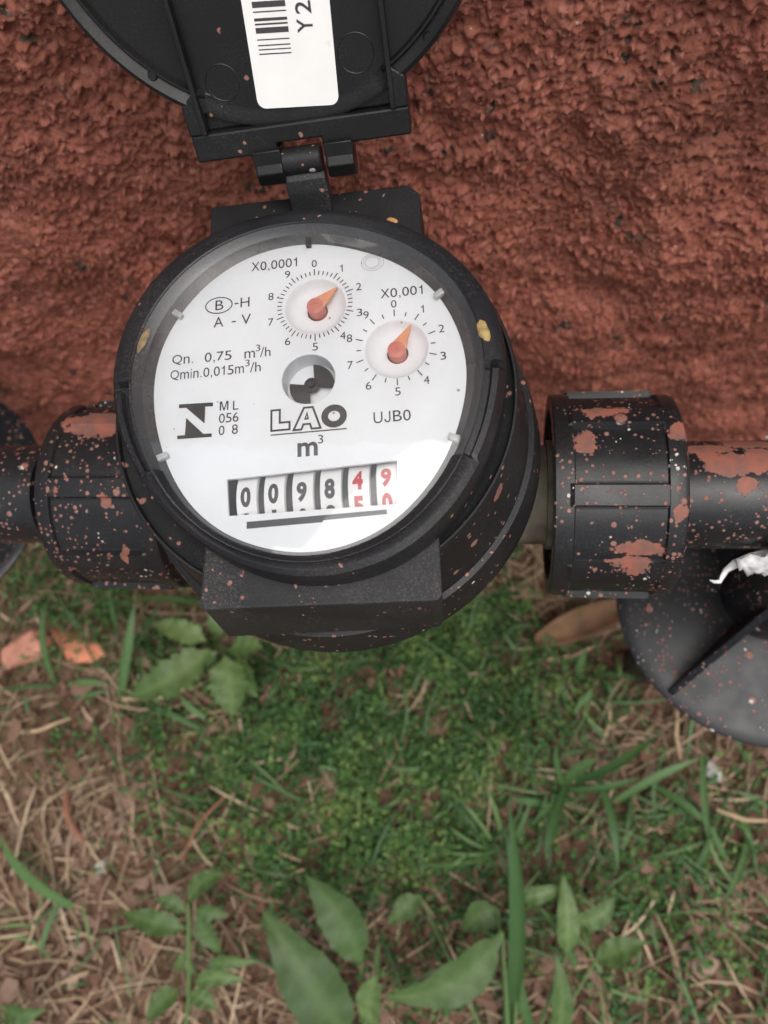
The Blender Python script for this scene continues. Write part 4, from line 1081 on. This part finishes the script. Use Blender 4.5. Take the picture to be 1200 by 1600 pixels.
def chips(n, name, mat, s0, s1, keep, flat=0.25, lift=1.5, tm=0.5, ts=0.28):
    x, y = area(n); k = keep(x, y) & off_riser(x, y); x, y = x[k], y[k]; N_ = len(x)
    sz = s0 + (s1 - s0) * rg.rand(N_) ** 2.2
    g = ground_h(x, y) + rg.uniform(0, lift, N_)
    dirs = np.array([(1, 0, 0.1), (0.5, 0.85, 0), (-0.5, 0.85, 0.15), (-1, 0, 0), (-0.5, -0.85, 0.12), (0.5, -0.85, 0), (0, 0, 1.0), (0, 0, -0.6)])
    F0 = [(0, 1, 6), (1, 2, 6), (2, 3, 6), (3, 4, 6), (4, 5, 6), (5, 0, 6), (1, 0, 7), (2, 1, 7), (3, 2, 7), (4, 3, 7), (5, 4, 7), (0, 5, 7)]
    a = rg.uniform(0, 6.283, N_); asp = rg.uniform(0.45, 1, N_); tl = rg.normal(0, 0.45, N_)
    Vs = []
    for j, d in enumerate(dirs):
        jit = rg.uniform(0.65, 1.25, N_)
        lx = d[0] * jit * sz; ly = d[1] * jit * sz * asp; lz = d[2] * sz * (flat * rg.uniform(0.6, 1.4, N_)) + lx * tl
        Vs.append(np.stack([x + lx * np.cos(a) - ly * np.sin(a), np.minimum(y + lx * np.sin(a) + ly * np.cos(a), 105), g + lz + 0.3 * sz * flat], 1))
    V = np.stack(Vs, 1).reshape(-1, 3)
    b_ = np.arange(N_)[:, None] * 8
    F = np.concatenate([b_ + np.array(f) for f in F0], 0)
    return mesh(name, V, F, mat, None, None, attr=np.repeat(np.clip(rg.normal(tm, ts, N_), 0, 1), 8))
o = chips(5200, 'leaf_litter', M['litter'], 1.5, 9, lambda x, y: rg.rand(len(x)) < 0.9 - 0.6 * density(x, y), 0.12, 5)
tag(o, 'brown flakes of dry leaf and bark scattered over the soil', 'leaf litter', None, 'stuff')
o = chips(7000, 'soil_crumbs', M['crumb'], 0.8, 5, lambda x, y: rg.rand(len(x)) < 0.95 - 0.5 * density(x, y), 0.75, 1.0)
tag(o, 'loose crumbs of red-brown soil at the foot of the wall', 'soil', None, 'stuff')

# ---- single things on the soil
def rock(name, cx, cy, sx, sy, sz, rz, mat, label, cat, seed, lift=1.0):
    r = random.Random(seed)
    bm = bmesh.new(); bmesh.ops.create_icosphere(bm, subdivisions=3, radius=1)
    pl = [(Vector((r.gauss(0, 1), r.gauss(0, 1), r.gauss(0, 0.8))).normalized(), r.uniform(0.42, 0.72)) for _ in range(11)]
    for v in bm.verts:
        for n_, d_ in pl:
            k = v.co.dot(n_) - d_
            if k > 0: v.co -= n_ * k
    ar = [tuple(v.co) for v in bm.verts]; F = [tuple(v.index for v in f.verts) for f in bm.faces]; bm.free()
    V = [(x * sx * (1 + 0.03 * r.uniform(-1, 1)), y * sy * (1 + 0.03 * r.uniform(-1, 1)), z * sz) for x, y, z in ar]
    o = mesh(name, V, F, mat, None, 25)
    o.location = Vector((cx, cy, gh(cx, cy) + sz * 0.35 + lift)) * S; o.rotation_euler = (r.uniform(-.1, .1), r.uniform(-.1, .1), rz)
    return tag(o, label, cat)
rock('brick_fragment', -318, -10, 26, 20, 9, 0.5, M['brick_pale'], 'pale pink broken brick piece nearest the left edge', 'brick', 3, 2)
rock('brick_fragment', -281, -9, 30, 16, 8, -0.15, M['brick'], 'orange broken brick piece with a pointed end behind the grass blade', 'brick', 8, 2)
rock('pale_stone', 178, -76, 8, 9, 4, 0.4, M['stone'], 'small whitish stone on the soil below the right flange', 'stone', 11)
rock('pale_stone', -245, -165, 10, 6, 3, 0.9, M['stone'], 'small dull grey stone among straw at lower left', 'stone', 14)
SL = {'S1': 'long pale straw stalk below the toothed weed', 'S2': 'thick brown flat stalk among grey straw at left', 'S3': 'thin reddish stalk slanting through the ground cover',
      'S4': 'short pale stalk standing by the rim of the right flange', 'S5': 'pale stub of stalk below the dead leaf', 'S6': 'pale stalk on the soil near the left edge',
      'S7': 'pale stalk along the lower edge of the dead leaf', 'S8': 'long pale stalk at the right edge', 'S9': 'brown stalk piece in the middle of the ground cover', 'S10': 'pale short stalk above the large dark leaves'}
for key, (p, q, w) in STALKS.items():
    A = Vector(p); Bv = Vector(q); mid = (A + Bv) / 2 + Vector((0, 0, 4)) + (Bv - A).cross(Vector((0, 0, 1))) * 0.08
    b = MB(); b.tube([tuple(A), tuple((A + mid) / 2 + Vector((0, 0, 1.5))), tuple(mid), tuple((Bv + mid) / 2 + Vector((0, 0, 1.5))), tuple(Bv)], [w * .34, w * .42, w * .4, w * .36, w * .2], 7)
    tag(b.build('dry_stalk', M['twig_red'] if key in ('S3', 'S2') else M['twig'], None, True), SL[key], 'dry stalk', 'dry stalks on the soil')
# curled dead leaf
V = []; F = []; T = []
A = Vector((64, 4, 8)); Bv = Vector((134, 32, 14)); d = Bv - A; sd = Vector((-d.y, d.x, 0)).normalized()
for i in range(13):
    t = i / 12; w = 11 * math.sin(math.pi * min(t * 0.9 + 0.05, 1)) ** 0.7
    for q in range(7):
        k = q / 3 - 1
        V.append(tuple(A + d * t + sd * (k * w) + Vector((0, 0, 8 * k * k + 5 * math.sin(3 * t + k) + 4 * (1 - t)))))
    if i: F += [(7 * i - 7 + q, 7 * i - 6 + q, 7 * i + 1 + q, 7 * i + q) for q in range(6)]
o = mesh('dead_leaf', V, F, M['dead_leaf'], None, True)
tag(o, 'curled brown dead leaf on the ground below the right coupling nut', 'dead leaf')
md = o.modifiers.new('thick', 'SOLIDIFY'); md.thickness = 0.0006
